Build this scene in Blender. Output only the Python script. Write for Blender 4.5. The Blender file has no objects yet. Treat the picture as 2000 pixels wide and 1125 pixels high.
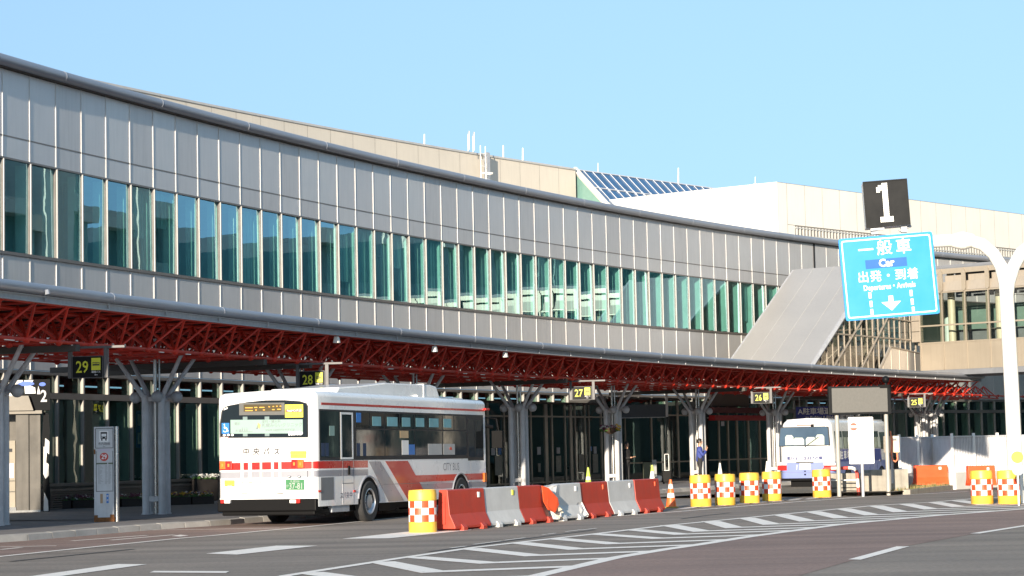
import bpy, bmesh, math, random
import numpy as np
from mathutils import Vector, Matrix, Quaternion
R = math.radians
rnd = random.Random(11)
sc = bpy.context.scene
COL = sc.collection

# ------------------------------------------------------------------ camera
FPX, EYE, ROLL = 4124.0, 1.64, 0.021
TH = math.atan(0.0782 * math.cos(ROLL))
_f = Vector((0, math.cos(TH), math.sin(TH))); _u0 = Vector((0, -math.sin(TH), math.cos(TH))); _r0 = Vector((1, 0, 0))
CR = _r0 * math.cos(ROLL) - _u0 * math.sin(ROLL)
CU = _u0 * math.cos(ROLL) + _r0 * math.sin(ROLL)
cam = bpy.data.cameras.new('camera'); cam_o = bpy.data.objects.new('camera', cam); COL.objects.link(cam_o)
m = Matrix.Identity(4)
for i in range(3):
    m[i][0], m[i][1], m[i][2] = CR[i], CU[i], -_f[i]
m.translation = (0, 0, EYE)
cam_o.matrix_world = m
cam.sensor_width = 36; cam.lens = FPX / 2000 * 36
cam.clip_start = 0.5; cam.clip_end = 3000
sc.camera = cam_o

# ------------------------------------------------------------------ light
SUN_AZ, SUN_EL = 15.6, 10.4
w = bpy.data.worlds.new('World'); sc.world = w; w.use_nodes = True
nt = w.node_tree; bg = nt.nodes['Background']
sky = nt.nodes.new('ShaderNodeTexSky'); sky.sky_type = 'NISHITA'; sky.sun_disc = False
sky.sun_elevation = R(SUN_EL); sky.sun_rotation = R(180 + SUN_AZ)
sky.air_density = 1.0; sky.dust_density = 0.3; sky.ozone_density = 1.5
wt = nt.nodes.new('ShaderNodeTexCoord'); sx_ = nt.nodes.new('ShaderNodeSeparateXYZ'); cx_ = nt.nodes.new('ShaderNodeCombineXYZ'); ma = nt.nodes.new('ShaderNodeMapRange')
ma.inputs[1].default_value = 0.0; ma.inputs[2].default_value = 1.0; ma.inputs[3].default_value = 0.32; ma.inputs[4].default_value = 0.62
nt.links.new(wt.outputs['Generated'], sx_.inputs[0]); nt.links.new(sx_.outputs[0], cx_.inputs[0]); nt.links.new(sx_.outputs[1], cx_.inputs[1]); nt.links.new(sx_.outputs[2], ma.inputs[0]); nt.links.new(ma.outputs[0], cx_.inputs[2])
nv = nt.nodes.new('ShaderNodeVectorMath'); nv.operation = 'NORMALIZE'; nt.links.new(cx_.outputs[0], nv.inputs[0]); nt.links.new(nv.outputs[0], sky.inputs[0])
hs = nt.nodes.new('ShaderNodeHueSaturation'); hs.inputs['Saturation'].default_value = 1.0; hs.inputs['Value'].default_value = 0.95; hs.inputs['Hue'].default_value = 0.5
nt.links.new(sky.outputs[0], hs.inputs['Color']); tm = nt.nodes.new('ShaderNodeMix'); tm.data_type = 'RGBA'; tm.blend_type = 'MULTIPLY'; tm.inputs[0].default_value = 1.0; tm.inputs[7].default_value = (1.02, 1.03, 1.0, 1); nt.links.new(hs.outputs[0], tm.inputs[6]); nt.links.new(tm.outputs[2], bg.inputs[0]); bg.inputs[1].default_value = 0.15
sun = bpy.data.lights.new('sun', 'SUN'); sun.energy = 5.0; sun.angle = R(0.5); sun.color = (1.0, 0.87, 0.70)
sun_o = bpy.data.objects.new('sun', sun); COL.objects.link(sun_o)
sd = Vector((math.sin(R(SUN_AZ)) * math.cos(R(SUN_EL)), math.cos(R(SUN_AZ)) * math.cos(R(SUN_EL)), -math.sin(R(SUN_EL))))
sun_o.rotation_euler = sd.to_track_quat('-Z', 'Y').to_euler(); sun_o.location = (-30, -60, 60)
sc.view_settings.view_transform = 'Standard'; sc.view_settings.look = 'None'
sc.view_settings.exposure = 0.93; sc.view_settings.gamma = 1.0
sc.cycles.max_bounces = 8; sc.cycles.transparent_max_bounces = 16

# ------------------------------------------------------------------ projection helpers
CAM = Vector((0, 0, EYE))
def ray(px, py):
    return _f + CR * ((px - 1000) / FPX) + CU * ((562.5 - py) / FPX)
def P(px, py, Y):
    d = ray(px, py); return CAM + d * (Y / d.y)
def G(px, py, z=0.0):
    d = ray(px, py); return CAM + d * ((z - EYE) / d.z)
def KX(px, py):
    d = ray(px, py); return d.x / d.y
def HZ(px): return 885 - 0.021 * (px - 1000)

# ------------------------------------------------------------------ materials
MATS = {}
def mat(name, c, rough=0.55, metal=0.0, var=0.10, scale=2.0, bump=0.0, bscale=40.0, spec=0.5, streak=0.0, coat=0.0, emit=None, scuff=None, tracks=0.0):
    if name in MATS: return MATS[name]
    M = bpy.data.materials.new(name); M.use_nodes = True
    t = M.node_tree; b = t.nodes['Principled BSDF']; L = t.links.new
    b.inputs['Roughness'].default_value = rough; b.inputs['Metallic'].default_value = metal
    b.inputs['Specular IOR Level'].default_value = spec
    if coat: b.inputs['Coat Weight'].default_value = coat; b.inputs['Coat Roughness'].default_value = 0.06
    tc = t.nodes.new('ShaderNodeTexCoord')
    n = t.nodes.new('ShaderNodeTexNoise'); n.inputs['Scale'].default_value = scale; n.inputs['Detail'].default_value = 6; n.inputs['Roughness'].default_value = 0.65
    L(tc.outputs['Object'], n.inputs['Vector'])
    mr = t.nodes.new('ShaderNodeMapRange'); mr.inputs[1].default_value = 0.3; mr.inputs[2].default_value = 0.7
    mr.inputs[3].default_value = 1 - var; mr.inputs[4].default_value = 1 + var
    L(n.outputs['Fac'], mr.inputs[0])
    val = mr.outputs[0]
    if streak:
        mp = t.nodes.new('ShaderNodeMapping'); mp.inputs['Scale'].default_value = (5, 5, 0.35); L(tc.outputs['Object'], mp.inputs['Vector'])
        n2 = t.nodes.new('ShaderNodeTexNoise'); n2.inputs['Scale'].default_value = 1.6; n2.inputs['Detail'].default_value = 4; L(mp.outputs[0], n2.inputs['Vector'])
        m2 = t.nodes.new('ShaderNodeMapRange'); m2.inputs[1].default_value = 0.45; m2.inputs[2].default_value = 0.75; m2.inputs[3].default_value = 1; m2.inputs[4].default_value = 1 - streak
        L(n2.outputs['Fac'], m2.inputs[0])
        mu = t.nodes.new('ShaderNodeMath'); mu.operation = 'MULTIPLY'; L(val, mu.inputs[0]); L(m2.outputs[0], mu.inputs[1]); val = mu.outputs[0]
    if tracks:
        mp = t.nodes.new('ShaderNodeMapping'); mp.inputs['Rotation'].default_value = (0, 0, R(-60)); mp.inputs['Scale'].default_value = (0.03, 0.75, 1); L(tc.outputs['Object'], mp.inputs['Vector'])
        n2 = t.nodes.new('ShaderNodeTexNoise'); n2.inputs['Scale'].default_value = 1.0; n2.inputs['Detail'].default_value = 5; L(mp.outputs[0], n2.inputs['Vector'])
        m2 = t.nodes.new('ShaderNodeMapRange'); m2.inputs[1].default_value = 0.38; m2.inputs[2].default_value = 0.62; m2.inputs[3].default_value = 1 + tracks * .5; m2.inputs[4].default_value = 1 - tracks
        L(n2.outputs['Fac'], m2.inputs[0]); mu = t.nodes.new('ShaderNodeMath'); mu.operation = 'MULTIPLY'; L(val, mu.inputs[0]); L(m2.outputs[0], mu.inputs[1]); val = mu.outputs[0]
        n4 = t.nodes.new('ShaderNodeTexNoise'); n4.inputs['Scale'].default_value = 14.0; n4.inputs['Detail'].default_value = 3; L(tc.outputs['Object'], n4.inputs['Vector'])
        m4 = t.nodes.new('ShaderNodeMapRange'); m4.inputs[1].default_value = 0.35; m4.inputs[2].default_value = 0.65; m4.inputs[3].default_value = .86; m4.inputs[4].default_value = 1.14
        L(n4.outputs['Fac'], m4.inputs[0]); mu = t.nodes.new('ShaderNodeMath'); mu.operation = 'MULTIPLY'; L(val, mu.inputs[0]); L(m4.outputs[0], mu.inputs[1]); val = mu.outputs[0]
    mx = t.nodes.new('ShaderNodeMix'); mx.data_type = 'RGBA'; mx.blend_type = 'MULTIPLY'; mx.inputs[0].default_value = 1
    mx.inputs[6].default_value = (*c, 1); L(val, mx.inputs[7]); colout = mx.outputs[2]
    if scuff:
        n5 = t.nodes.new('ShaderNodeTexNoise'); n5.inputs['Scale'].default_value = scuff[3]; n5.inputs['Detail'].default_value = 9; n5.inputs['Roughness'].default_value = .72; L(tc.outputs['Object'], n5.inputs['Vector'])
        m5 = t.nodes.new('ShaderNodeMapRange'); m5.inputs[1].default_value = scuff[4]; m5.inputs[2].default_value = scuff[4] + .05; m5.inputs[3].default_value = 0; m5.inputs[4].default_value = scuff[5]; L(n5.outputs['Fac'], m5.inputs[0])
        x5 = t.nodes.new('ShaderNodeMix'); x5.data_type = 'RGBA'; L(m5.outputs[0], x5.inputs[0]); L(colout, x5.inputs[6]); x5.inputs[7].default_value = (*scuff[:3], 1); colout = x5.outputs[2]
    L(colout, b.inputs['Base Color'])
    rr = t.nodes.new('ShaderNodeMapRange'); rr.inputs[1].default_value = 0.3; rr.inputs[2].default_value = 0.7
    rr.inputs[3].default_value = max(0.02, rough - 0.06); rr.inputs[4].default_value = min(1, rough + 0.06)
    L(n.outputs['Fac'], rr.inputs[0]); L(rr.outputs[0], b.inputs['Roughness'])
    if bump:
        n3 = t.nodes.new('ShaderNodeTexNoise'); n3.inputs['Scale'].default_value = bscale; n3.inputs['Detail'].default_value = 5; L(tc.outputs['Object'], n3.inputs['Vector'])
        bp = t.nodes.new('ShaderNodeBump'); bp.inputs['Strength'].default_value = bump; bp.inputs['Distance'].default_value = 0.02
        L(n3.outputs['Fac'], bp.inputs['Height']); L(bp.outputs[0], b.inputs['Normal'])
    if emit:
        b.inputs['Emission Color'].default_value = (*emit[:3], 1); b.inputs['Emission Strength'].default_value = emit[3]
    MATS[name] = M; return M
def glass(name, tint, refl=1.0, ior=1.5, rough=0.0, rcol=(1, 1, 1), cap=1.0):
    if name in MATS: return MATS[name]
    M = bpy.data.materials.new(name); M.use_nodes = True; t = M.node_tree; t.nodes.clear(); L = t.links.new
    out = t.nodes.new('ShaderNodeOutputMaterial'); mx = t.nodes.new('ShaderNodeMixShader')
    tr = t.nodes.new('ShaderNodeBsdfTransparent'); tr.inputs[0].default_value = (*tint, 1)
    gl = t.nodes.new('ShaderNodeBsdfGlossy'); gl.inputs['Roughness'].default_value = rough; gl.inputs[0].default_value = (*rcol, 1)
    fr = t.nodes.new('ShaderNodeFresnel'); fr.inputs[0].default_value = ior
    mu = t.nodes.new('ShaderNodeMath'); mu.operation = 'MULTIPLY'; mu.inputs[1].default_value = refl; mu.use_clamp = True
    tc = t.nodes.new('ShaderNodeTexCoord'); n = t.nodes.new('ShaderNodeTexNoise'); n.inputs['Scale'].default_value = 0.7; L(tc.outputs['Object'], n.inputs['Vector'])
    bp = t.nodes.new('ShaderNodeBump'); bp.inputs['Strength'].default_value = 0.03; bp.inputs['Distance'].default_value = 0.05; L(n.outputs['Fac'], bp.inputs['Height'])
    L(bp.outputs[0], gl.inputs['Normal'])
    mn = t.nodes.new('ShaderNodeMath'); mn.operation = 'MINIMUM'; mn.inputs[1].default_value = cap; L(fr.outputs[0], mu.inputs[0]); L(mu.outputs[0], mn.inputs[0]); L(mn.outputs[0], mx.inputs[0]); L(tr.outputs[0], mx.inputs[1]); L(gl.outputs[0], mx.inputs[2]); L(mx.outputs[0], out.inputs[0])
    MATS[name] = M; return M

PANEL = mat('satin metal cladding', (0.56, 0.555, 0.555), 0.40, 0.40, 0.05, 0.35, streak=0.06)
PANEL2 = mat('satin metal cladding lighter', (0.58, 0.575, 0.57), 0.38, 0.40, 0.05, 0.35, streak=0.07)
PANEL3 = mat('satin metal cladding darker', (0.54, 0.53, 0.525), 0.42, 0.40, 0.05, 0.35, streak=0.10)
MULL = mat('satin mullion', (0.42, 0.40, 0.37), 0.45, 0.3, 0.05)
RIB = mat('bright aluminium', (0.60, 0.595, 0.58), 0.5, 0.2, 0.03)
FRAME = mat('bronze window frame', (0.22, 0.20, 0.185), 0.4, 0.5, 0.08)
DARK = mat('dark rubber joint', (0.025, 0.024, 0.025), 0.6, 0, 0.1)
PIPE = mat('painted steel pipe', (0.29, 0.31, 0.35), 0.42, 0.3, 0.06, 1.2)
GREYSTEEL = mat('grey painted steel', (0.42, 0.43, 0.45), 0.5, 0.1, 0.12, 3.0, streak=0.15)
COLPAINT = mat('column paint', (0.56, 0.56, 0.57), 0.5, 0.0, 0.14, 2.5, streak=0.22)
RED = mat('red truss paint', (0.56, 0.034, 0.016), 0.45, 0, 0.28, 0.9)
DECK = mat('brown canopy deck', (0.075, 0.022, 0.016), 0.7, 0, 0.15)
BEIGE = mat('beige wall panel', (0.62, 0.56, 0.47), 0.6, 0, 0.04, 0.3, streak=0.05)
CREAM = mat('cream wall panel', (0.72, 0.68, 0.60), 0.6, 0, 0.04, 0.3, streak=0.04)
JOINT = mat('panel joint shadow gap', (0.22, 0.20, 0.18), 0.7)
WALLIN = mat('interior wall', (0.42, 0.54, 0.50), 0.8, 0, 0.15, 0.5)
FLOORIN = mat('interior floor', (0.16, 0.15, 0.14), 0.5)
TEAL = mat('pale green window fin', (0.74, 0.84, 0.70), 0.5)
GLASSU = glass('green tinted glass', (0.55, 0.88, 0.87), 4.8, 1.5, rcol=(.58, .90, 1.0), cap=.55)
GLASSL = glass('dark shopfront glass', (0.42, 0.54, 0.50), 1.6, 1.45, rcol=(.72, .78, .76), cap=.45)
GLASSB = glass('clear lobby glass', (0.72, 0.78, 0.74), 0.8, 1.45)
WHITE = mat('white vehicle paint', (0.80, 0.80, 0.79), 0.28, 0, 0.03, 1.0, coat=0.4)
BUSRED = mat('red vehicle paint', (0.50, 0.018, 0.011), 0.3, 0, 0.05, coat=0.4)
BUSGREY = mat('grey vehicle paint', (0.28, 0.28, 0.31), 0.3, 0, 0.05, coat=0.4)
BLACK = mat('black plastic', (0.004, 0.004, 0.0045), 0.55, 0, 0.15, spec=.12)
TYRE = mat('tyre rubber', (0.03, 0.03, 0.031), 0.8, 0, 0.2)
VGLASS = mat('dark vehicle glass', (0.010, 0.014, 0.016), 0.04, 0, 0.1, spec=0.30)
CHROME = mat('wheel steel', (0.55, 0.56, 0.58), 0.3, 0.8, 0.1)
REDLENS = mat('red lens', (0.60, 0.02, 0.015), 0.2, 0, 0.1)
AMBER = mat('amber lens', (0.65, 0.16, 0.02), 0.2, 0, 0.1)
YELLOW = mat('yellow sticker', (0.66, 0.64, 0.07), 0.5, 0, 0.05)
PAPER = mat('pale green poster', (0.24, 0.36, 0.32), 0.6, 0, 0.05)
TEALPAPER = mat('teal notice', (0.16, 0.36, 0.40), 0.6, 0, 0.15)
INK = mat('dark ink', (0.025, 0.025, 0.03), 0.6)
GREYINK = mat('grey ink', (0.17, 0.17, 0.19), 0.6)
WHITEINK = mat('white lettering', (0.85, 0.85, 0.85), 0.5)
PLATEGREEN = mat('green plate', (0.04, 0.18, 0.07), 0.4)
BLUEP = mat('blue sticker', (0.02, 0.17, 0.52), 0.4)
ASPH = mat('asphalt', (0.235, 0.195, 0.162), 0.88, 0, 0.14, 0.25, bump=0.35, bscale=60, tracks=.22, scuff=(.14, .12, .105, .55, .62, .5))
BROWNASPH = mat('reddish brown asphalt', (0.245, 0.165, 0.138), 0.88, 0, 0.14, 0.25, bump=0.35, bscale=60, tracks=.2)
PAINT = mat('worn road paint', (0.90, 0.83, 0.75), 0.7, 0, 0.06, 3.0, bump=0.1, scuff=(.30, .27, .24, 4.0, .60, .75))
CONC = mat('concrete', (0.36, 0.33, 0.28), 0.85, 0, 0.18, 2.5, bump=0.3, bscale=25, streak=0.25)
KERBC = mat('kerb stone', (0.42, 0.40, 0.37), 0.85, 0, 0.18, 1.5, bump=0.2)
PAVE = mat('pavement blocks', (0.20, 0.19, 0.19), 0.8, 0, 0.2, 0.8, bump=0.2)
YDRUM = mat('yellow drum plastic', (0.78, 0.47, 0.06), 0.45, 0, 0.12, 4.0, streak=0.16, scuff=(.30, .22, .10, 5, .62, .6))
CHKR = mat('orange red reflective sheet', (0.70, 0.07, 0.02), 0.4, 0, 0.22, 5.0, scuff=(.75, .45, .35, 7, .66, .5))
CHKW = mat('white reflective sheet', (0.80, 0.79, 0.76), 0.4, 0, 0.06, 5.0)
BARRED = mat('red barrier plastic', (0.46, 0.042, 0.020), 0.5, 0, 0.12, 2.5, streak=0.08, scuff=(.62, .30, .24, 3.5, .65, .6))
BARORG = mat('orange barrier plastic', (0.78, 0.09, 0.02), 0.5, 0, 0.08, 2.5)
BARWHT = mat('grey white barrier plastic', (0.58, 0.57, 0.555), 0.5, 0, 0.12, 1.6, streak=0.07, scuff=(.26, .24, .21, 3.5, .63, .55))
SIGNBLUE = mat('sky blue sign sheet', (0.010, 0.245, 0.66), 0.4, 0, 0.03)
SIGNBLUE2 = mat('deeper blue sign band', (0.005, 0.10, 0.42), 0.4, 0, 0.03)
POLEW = mat('white pole paint', (0.80, 0.78, 0.72), 0.4, 0, 0.04, 2.0)
SBLACK = mat('sign black', (0.007, 0.008, 0.0095), 0.5, 0, 0.1, spec=.12)
LIME = mat('lime sign yellow', (0.62, 0.62, 0.03), 0.5, 0, 0.04)
STAIN = mat('stainless steel', (0.50, 0.49, 0.47), 0.28, 0.85, 0.08, 0.8, streak=0.12)
LEAF = mat('green leaves', (0.06, 0.14, 0.03), 0.6, 0, 0.5, 9.0)
DRYLEAF = mat('dry straw grass', (0.30, 0.22, 0.09), 0.8, 0, 0.3, 9.0)
PETALW = mat('white petals', (0.78, 0.76, 0.72), 0.6, 0, 0.1)
PETALY = mat('yellow petals', (0.65, 0.40, 0.03), 0.6, 0, 0.2)
PETALP = mat('maroon petals', (0.16, 0.03, 0.07), 0.6, 0, 0.4, 9.0)

# ------------------------------------------------------------------ mesh builder
SPLIT = {k: .004 for k in ('bolt','bracket','clamp','column','collar','ear','end_lug','hanger','hatch_handle','lane_dash','lens','plate_lamp','post','rust_patch','safety_hoop','stem','wheel_nut','pipe_bracket','pipe_collar','broken_piece','panel_seam','hanger','see_through_pane','machine_label','led_text','reflector','rail','pictogram_window','seam','advert_tree')}
SPLIT.update({'cladding': .04, 'side_panel': .05, 'backing_wall': .02, 'rail': .02, 'stem': .03, 'broken_piece': .05, 'panel_seam': .02, 'lower_truss_end': .02})
class MB:
    def __init__(s, M=None):
        s.v = []; s.f = []; s.mi = []; s.M = M; s.cur = 0
    def add(s, vs, fs, mi=None):
        o = len(s.v); M = s.M
        for p in vs:
            p = Vector(p); s.v.append(M @ p if M is not None else p)
        for f in fs:
            s.f.append([i + o for i in f]); s.mi.append(s.cur if mi is None else mi)
        return s
    def box(s, a, b, mi=None):
        x0, y0, z0 = a; x1, y1, z1 = b
        return s.add([(x0,y0,z0),(x1,y0,z0),(x1,y1,z0),(x0,y1,z0),(x0,y0,z1),(x1,y0,z1),(x1,y1,z1),(x0,y1,z1)],
                     [(0,3,2,1),(4,5,6,7),(0,1,5,4),(1,2,6,5),(2,3,7,6),(3,0,4,7)], mi)
    def prism(s, poly, ax, d0, d1, mi=None):
        # poly of 2D points in the plane perpendicular to axis ax, extruded d0..d1
        def q(a, b, d):
            return ((d, a, b), (a, d, b), (a, b, d))[ax]
        n = len(poly)
        vs = [q(a, b, d0) for a, b in poly] + [q(a, b, d1) for a, b in poly]
        fs = [tuple(range(n))[::-1], tuple(range(n, 2 * n))] + [(i, (i + 1) % n, n + (i + 1) % n, n + i) for i in range(n)]
        return s.add(vs, fs, mi)
    def tube(s, p0, p1, r, n=8, r1=None, caps=True, mi=None):
        p0 = Vector(p0); p1 = Vector(p1); d = (p1 - p0)
        if d.length < 1e-6: return s
        d.normalize(); a = d.orthogonal().normalized(); b = d.cross(a); r1 = r if r1 is None else r1
        vs = []
        for p, rr in ((p0, r), (p1, r1)):
            for i in range(n):
                t = 2 * math.pi * i / n; vs.append(p + a * (rr * math.cos(t)) + b * (rr * math.sin(t)))
        fs = [(i, (i + 1) % n, n + (i + 1) % n, n + i) for i in range(n)]
        if caps: fs += [tuple(range(n))[::-1], tuple(range(n, 2 * n))]
        return s.add(vs, fs, mi)
    def pipe(s, pts, r, n=10, mi=None, caps=True):
        pts = [Vector(p) for p in pts]; rings = []
        a = None
        for i, p in enumerate(pts):
            d = (pts[min(i + 1, len(pts) - 1)] - pts[max(i - 1, 0)]).normalized()
            if a is None: a = d.orthogonal().normalized()
            a = (a - d * a.dot(d)).normalized(); b = d.cross(a); rr = r[i] if isinstance(r, (list, tuple)) else r
            rings.append([p + a * (rr * math.cos(2 * math.pi * k / n)) + b * (rr * math.sin(2 * math.pi * k / n)) for k in range(n)])
        vs = [v for q in rings for v in q]; fs = []
        for i in range(len(pts) - 1):
            for k in range(n):
                fs.append((i * n + k, i * n + (k + 1) % n, (i + 1) * n + (k + 1) % n, (i + 1) * n + k))
        if caps: fs += [tuple(range(n))[::-1], tuple(range((len(pts) - 1) * n, len(pts) * n))]
        return s.add(vs, fs, mi)
    def lathe(s, prof, c=(0, 0, 0), n=24, mi=None, mif=None):
        c = Vector(c); o = len(s.v); k = len(prof); vs = []
        for i in range(n):
            t = 2 * math.pi * i / n
            for r, z in prof: vs.append(c + Vector((r * math.cos(t), r * math.sin(t), z)))
        fs = []; ms = []
        for i in range(n):
            for j in range(k - 1):
                fs.append((i * k + j, ((i + 1) % n) * k + j, ((i + 1) % n) * k + j + 1, i * k + j + 1)); ms.append(mif(i, j) if mif else (s.cur if mi is None else mi))
        s.add(vs, [], None)
        for f, q in zip(fs, ms): s.f.append([x + o for x in f]); s.mi.append(q)
        return s
    def sphere(s, c, r, n=14, mi=None, sz=1.0):
        prof = [(max(1e-4, r * math.sin(math.pi * i / 8)), -r * sz * math.cos(math.pi * i / 8)) for i in range(9)]
        return s.lathe(prof, c, n, mi)
    def clusters(s, tol):
        n = len(s.v); par = list(range(n))
        def find(i):
            while par[i] != i: par[i] = par[par[i]]; i = par[i]
            return i
        for f in s.f:
            a = find(f[0])
            for i in f[1:]: par[find(i)] = a
        isl = {}
        for fi, f in enumerate(s.f): isl.setdefault(find(f[0]), []).append(fi)
        bx = []
        for fs in isl.values():
            vs = [s.v[i] for fi in fs for i in s.f[fi]]
            bx.append([[min(v[k] for v in vs) - tol for k in range(3)], [max(v[k] for v in vs) + tol for k in range(3)], fs])
        q = list(range(len(bx)))
        def fq(i):
            while q[i] != i: i = q[i]
            return i
        for i in range(len(bx)):
            for j in range(i):
                if all(bx[i][0][k] <= bx[j][1][k] and bx[j][0][k] <= bx[i][1][k] for k in range(3)): q[fq(i)] = fq(j)
        out = {}
        for i in range(len(bx)): out.setdefault(fq(i), []).extend(bx[i][2])
        return list(out.values())
    def build(s, name, mats, parent=None, smooth=False, bevel=0.0, world=False, recalc=True):
        if name in SPLIT and parent is not None and not getattr(s, 'whole', False):
            cl = s.clusters(SPLIT[name])
            if len(cl) > 1:
                first = None
                for fs in cl:
                    b = MB(); b.whole = True; idx = {}
                    for fi in fs:
                        b.f.append([idx.setdefault(i, len(idx)) for i in s.f[fi]]); b.mi.append(s.mi[fi])
                    b.v = [s.v[i] for i in idx]
                    o = b.build(name, mats, parent, smooth, bevel, world, recalc); first = first or o
                return first
        me = bpy.data.meshes.new(name)
        vs = s.v
        if world and parent is not None:
            r = parent
            while r.parent is not None: r = r.parent
            inv = r.matrix_basis.inverted(); vs = [inv @ v for v in vs]
        me.from_pydata([tuple(v) for v in vs], [], s.f)
        if not isinstance(mats, (list, tuple)): mats = [mats]
        for M in mats: me.materials.append(M)
        me.polygons.foreach_set('material_index', s.mi)
        if recalc or bevel:
            b = bmesh.new(); b.from_mesh(me)
            if recalc: bmesh.ops.recalc_face_normals(b, faces=b.faces)
            if bevel:
                es = [e for e in b.edges if len(e.link_faces) == 2 and e.calc_face_angle(0) > 0.5]
                bmesh.ops.bevel(b, geom=es, offset=bevel, segments=2, affect='EDGES', profile=0.6, clamp_overlap=True)
            b.to_mesh(me); b.free()
        if smooth:
            me.polygons.foreach_set('use_smooth', [True] * len(me.polygons))
            try: me.set_sharp_from_angle(angle=R(40))
            except Exception: pass
        o = bpy.data.objects.new(name, me); COL.objects.link(o)
        if parent is not None: o.parent = parent
        return o
def fr(o, u, v):
    u = Vector(u).normalized(); v = Vector(v); v = (v - u * v.dot(u)).normalized(); n = u.cross(v); M = Matrix.Identity(4)
    for i in range(3): M[i][0], M[i][1], M[i][2] = u[i], v[i], n[i]
    M.translation = Vector(o); return M
def tag(o, label, cat, group=None, kind=None):
    if label: o['label'] = label
    if cat: o['category'] = cat
    if group: o['group'] = group
    if kind: o['kind'] = kind
    return o
def struct(o): o['kind'] = 'structure'; return o
def thing(name, loc, rz, label, cat, group=None, rx=0.0):
    o = bpy.data.objects.new(name, None); COL.objects.link(o); o.empty_display_size = 0.3
    o.location = loc; o.rotation_euler = (rx, 0, rz)
    o.matrix_basis = Matrix.Translation(Vector(loc)) @ Matrix.Rotation(rz, 4, 'Z') @ Matrix.Rotation(rx, 4, 'X')
    return tag(o, label, cat, group)
def dup(r, loc, rz, label, group=None):
    def cp(o, par):
        c = o.copy(); COL.objects.link(c)
        if par is not None: c.parent = par
        for ch in list(o.children): cp(ch, c)
        return c
    c = cp(r, None); c.matrix_basis = Matrix.Translation(Vector(loc)) @ Matrix.Rotation(rz, 4, 'Z')
    c['label'] = label
    if group: c['group'] = group
    return c
_tcache = {}
def text(body, size, M, material, parent, name='lettering', align='CENTER', bold=0.0, ext=0.002, sx=1.0, world=False, spacing=1.0):
    key = (body, size, align, bold, ext, spacing)
    if key not in _tcache:
        c = bpy.data.curves.new('t', 'FONT'); c.body = body; c.size = size; c.align_x = align; c.align_y = 'CENTER'; c.extrude = ext; c.offset = bold; c.space_character = spacing
        c.resolution_u = 2
        o = bpy.data.objects.new('t', c); COL.objects.link(o); bpy.context.view_layer.update()
        me = bpy.data.meshes.new_from_object(o.evaluated_get(bpy.context.evaluated_depsgraph_get()))
        vs = [tuple(v.co) for v in me.vertices]; fs = [tuple(p.vertices) for p in me.polygons]
        bpy.data.objects.remove(o); bpy.data.curves.remove(c); bpy.data.meshes.remove(me); _tcache[key] = (vs, fs)
    vs, fs = _tcache[key]
    b = MB(M @ Matrix.Diagonal((sx, 1, 1, 1))); b.add(vs, fs)
    return b.build(name, material, parent, world=world, recalc=False)

# ------------------------------------------------------------------ plan curves
def curve_from(pts, zabove, deg, x0, x1):
    xs = [p[0] for p in pts]; ys = [p[1] for p in pts]; mu, sg = 900.0, 900.0
    c = np.polyfit((np.array(xs) - mu) / sg, ys, deg)
    out = []
    for px in np.arange(x0, x1 + 1, 6.0):
        y = float(np.polyval(c, (px - mu) / sg)); d = ray(px, y); k = zabove / d.z; out.append(Vector((d.x * k, d.y * k, 0)))
    return out
def extend(pl, a, b):
    d0 = (pl[0] - pl[6]).normalized(); d1 = (pl[-1] - pl[-7]).normalized()
    return [pl[0] + d0 * a] + pl + [pl[-1] + d1 * b]
def resample(pl, step, start_px=None):
    L = [0.0]
    for a, b in zip(pl, pl[1:]): L.append(L[-1] + (b - a).length)
    def at(s):
        s = min(max(s, 0), L[-1]); i = max(0, min(len(L) - 2, int(np.searchsorted(L, s)) - 1)); t = (s - L[i]) / (L[i + 1] - L[i]); return pl[i].lerp(pl[i + 1], t)
    s0 = 0.0
    if start_px is not None:
        k = KX(start_px, 150); best = min((abs(at(s).x / at(s).y - k), s) for s in np.arange(0, L[-1], 0.02))[1]; s0 = best % step
    return [at(s) for s in np.arange(s0, L[-1], step)]
FTOP = [(5,134),(57,149),(160,177),(256,203),(347,228),(476,260),(706,316),(811,339),(911,360),(1005,380),(1094,396.5),(1208,418),(1290,433),(1369,446),(1495,465.6),(1588,476),(1855,504),(1955,515)]
FAC = resample(extend(curve_from(FTOP, 12.33, 4, 0, 1960), 4.5, 6), 1.5, 57)
CTOP = [(0,555),(122,569),(240,587),(416,607),(628,631),(876,659),(1147,683),(1398,704),(1600,718),(1813,728.5),(1937,737)]
CAN_PL = extend(curve_from(CTOP, 3.9, 4, 0, 1937), 27, 0)
CAN = resample(CAN_PL, 1.45)
def tang(pl, i):
    d = pl[min(i + 1, len(pl) - 1)] - pl[max(i - 1, 0)]; return d.normalized()
def inward(t): return Vector((-t.y, t.x, 0))
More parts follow.
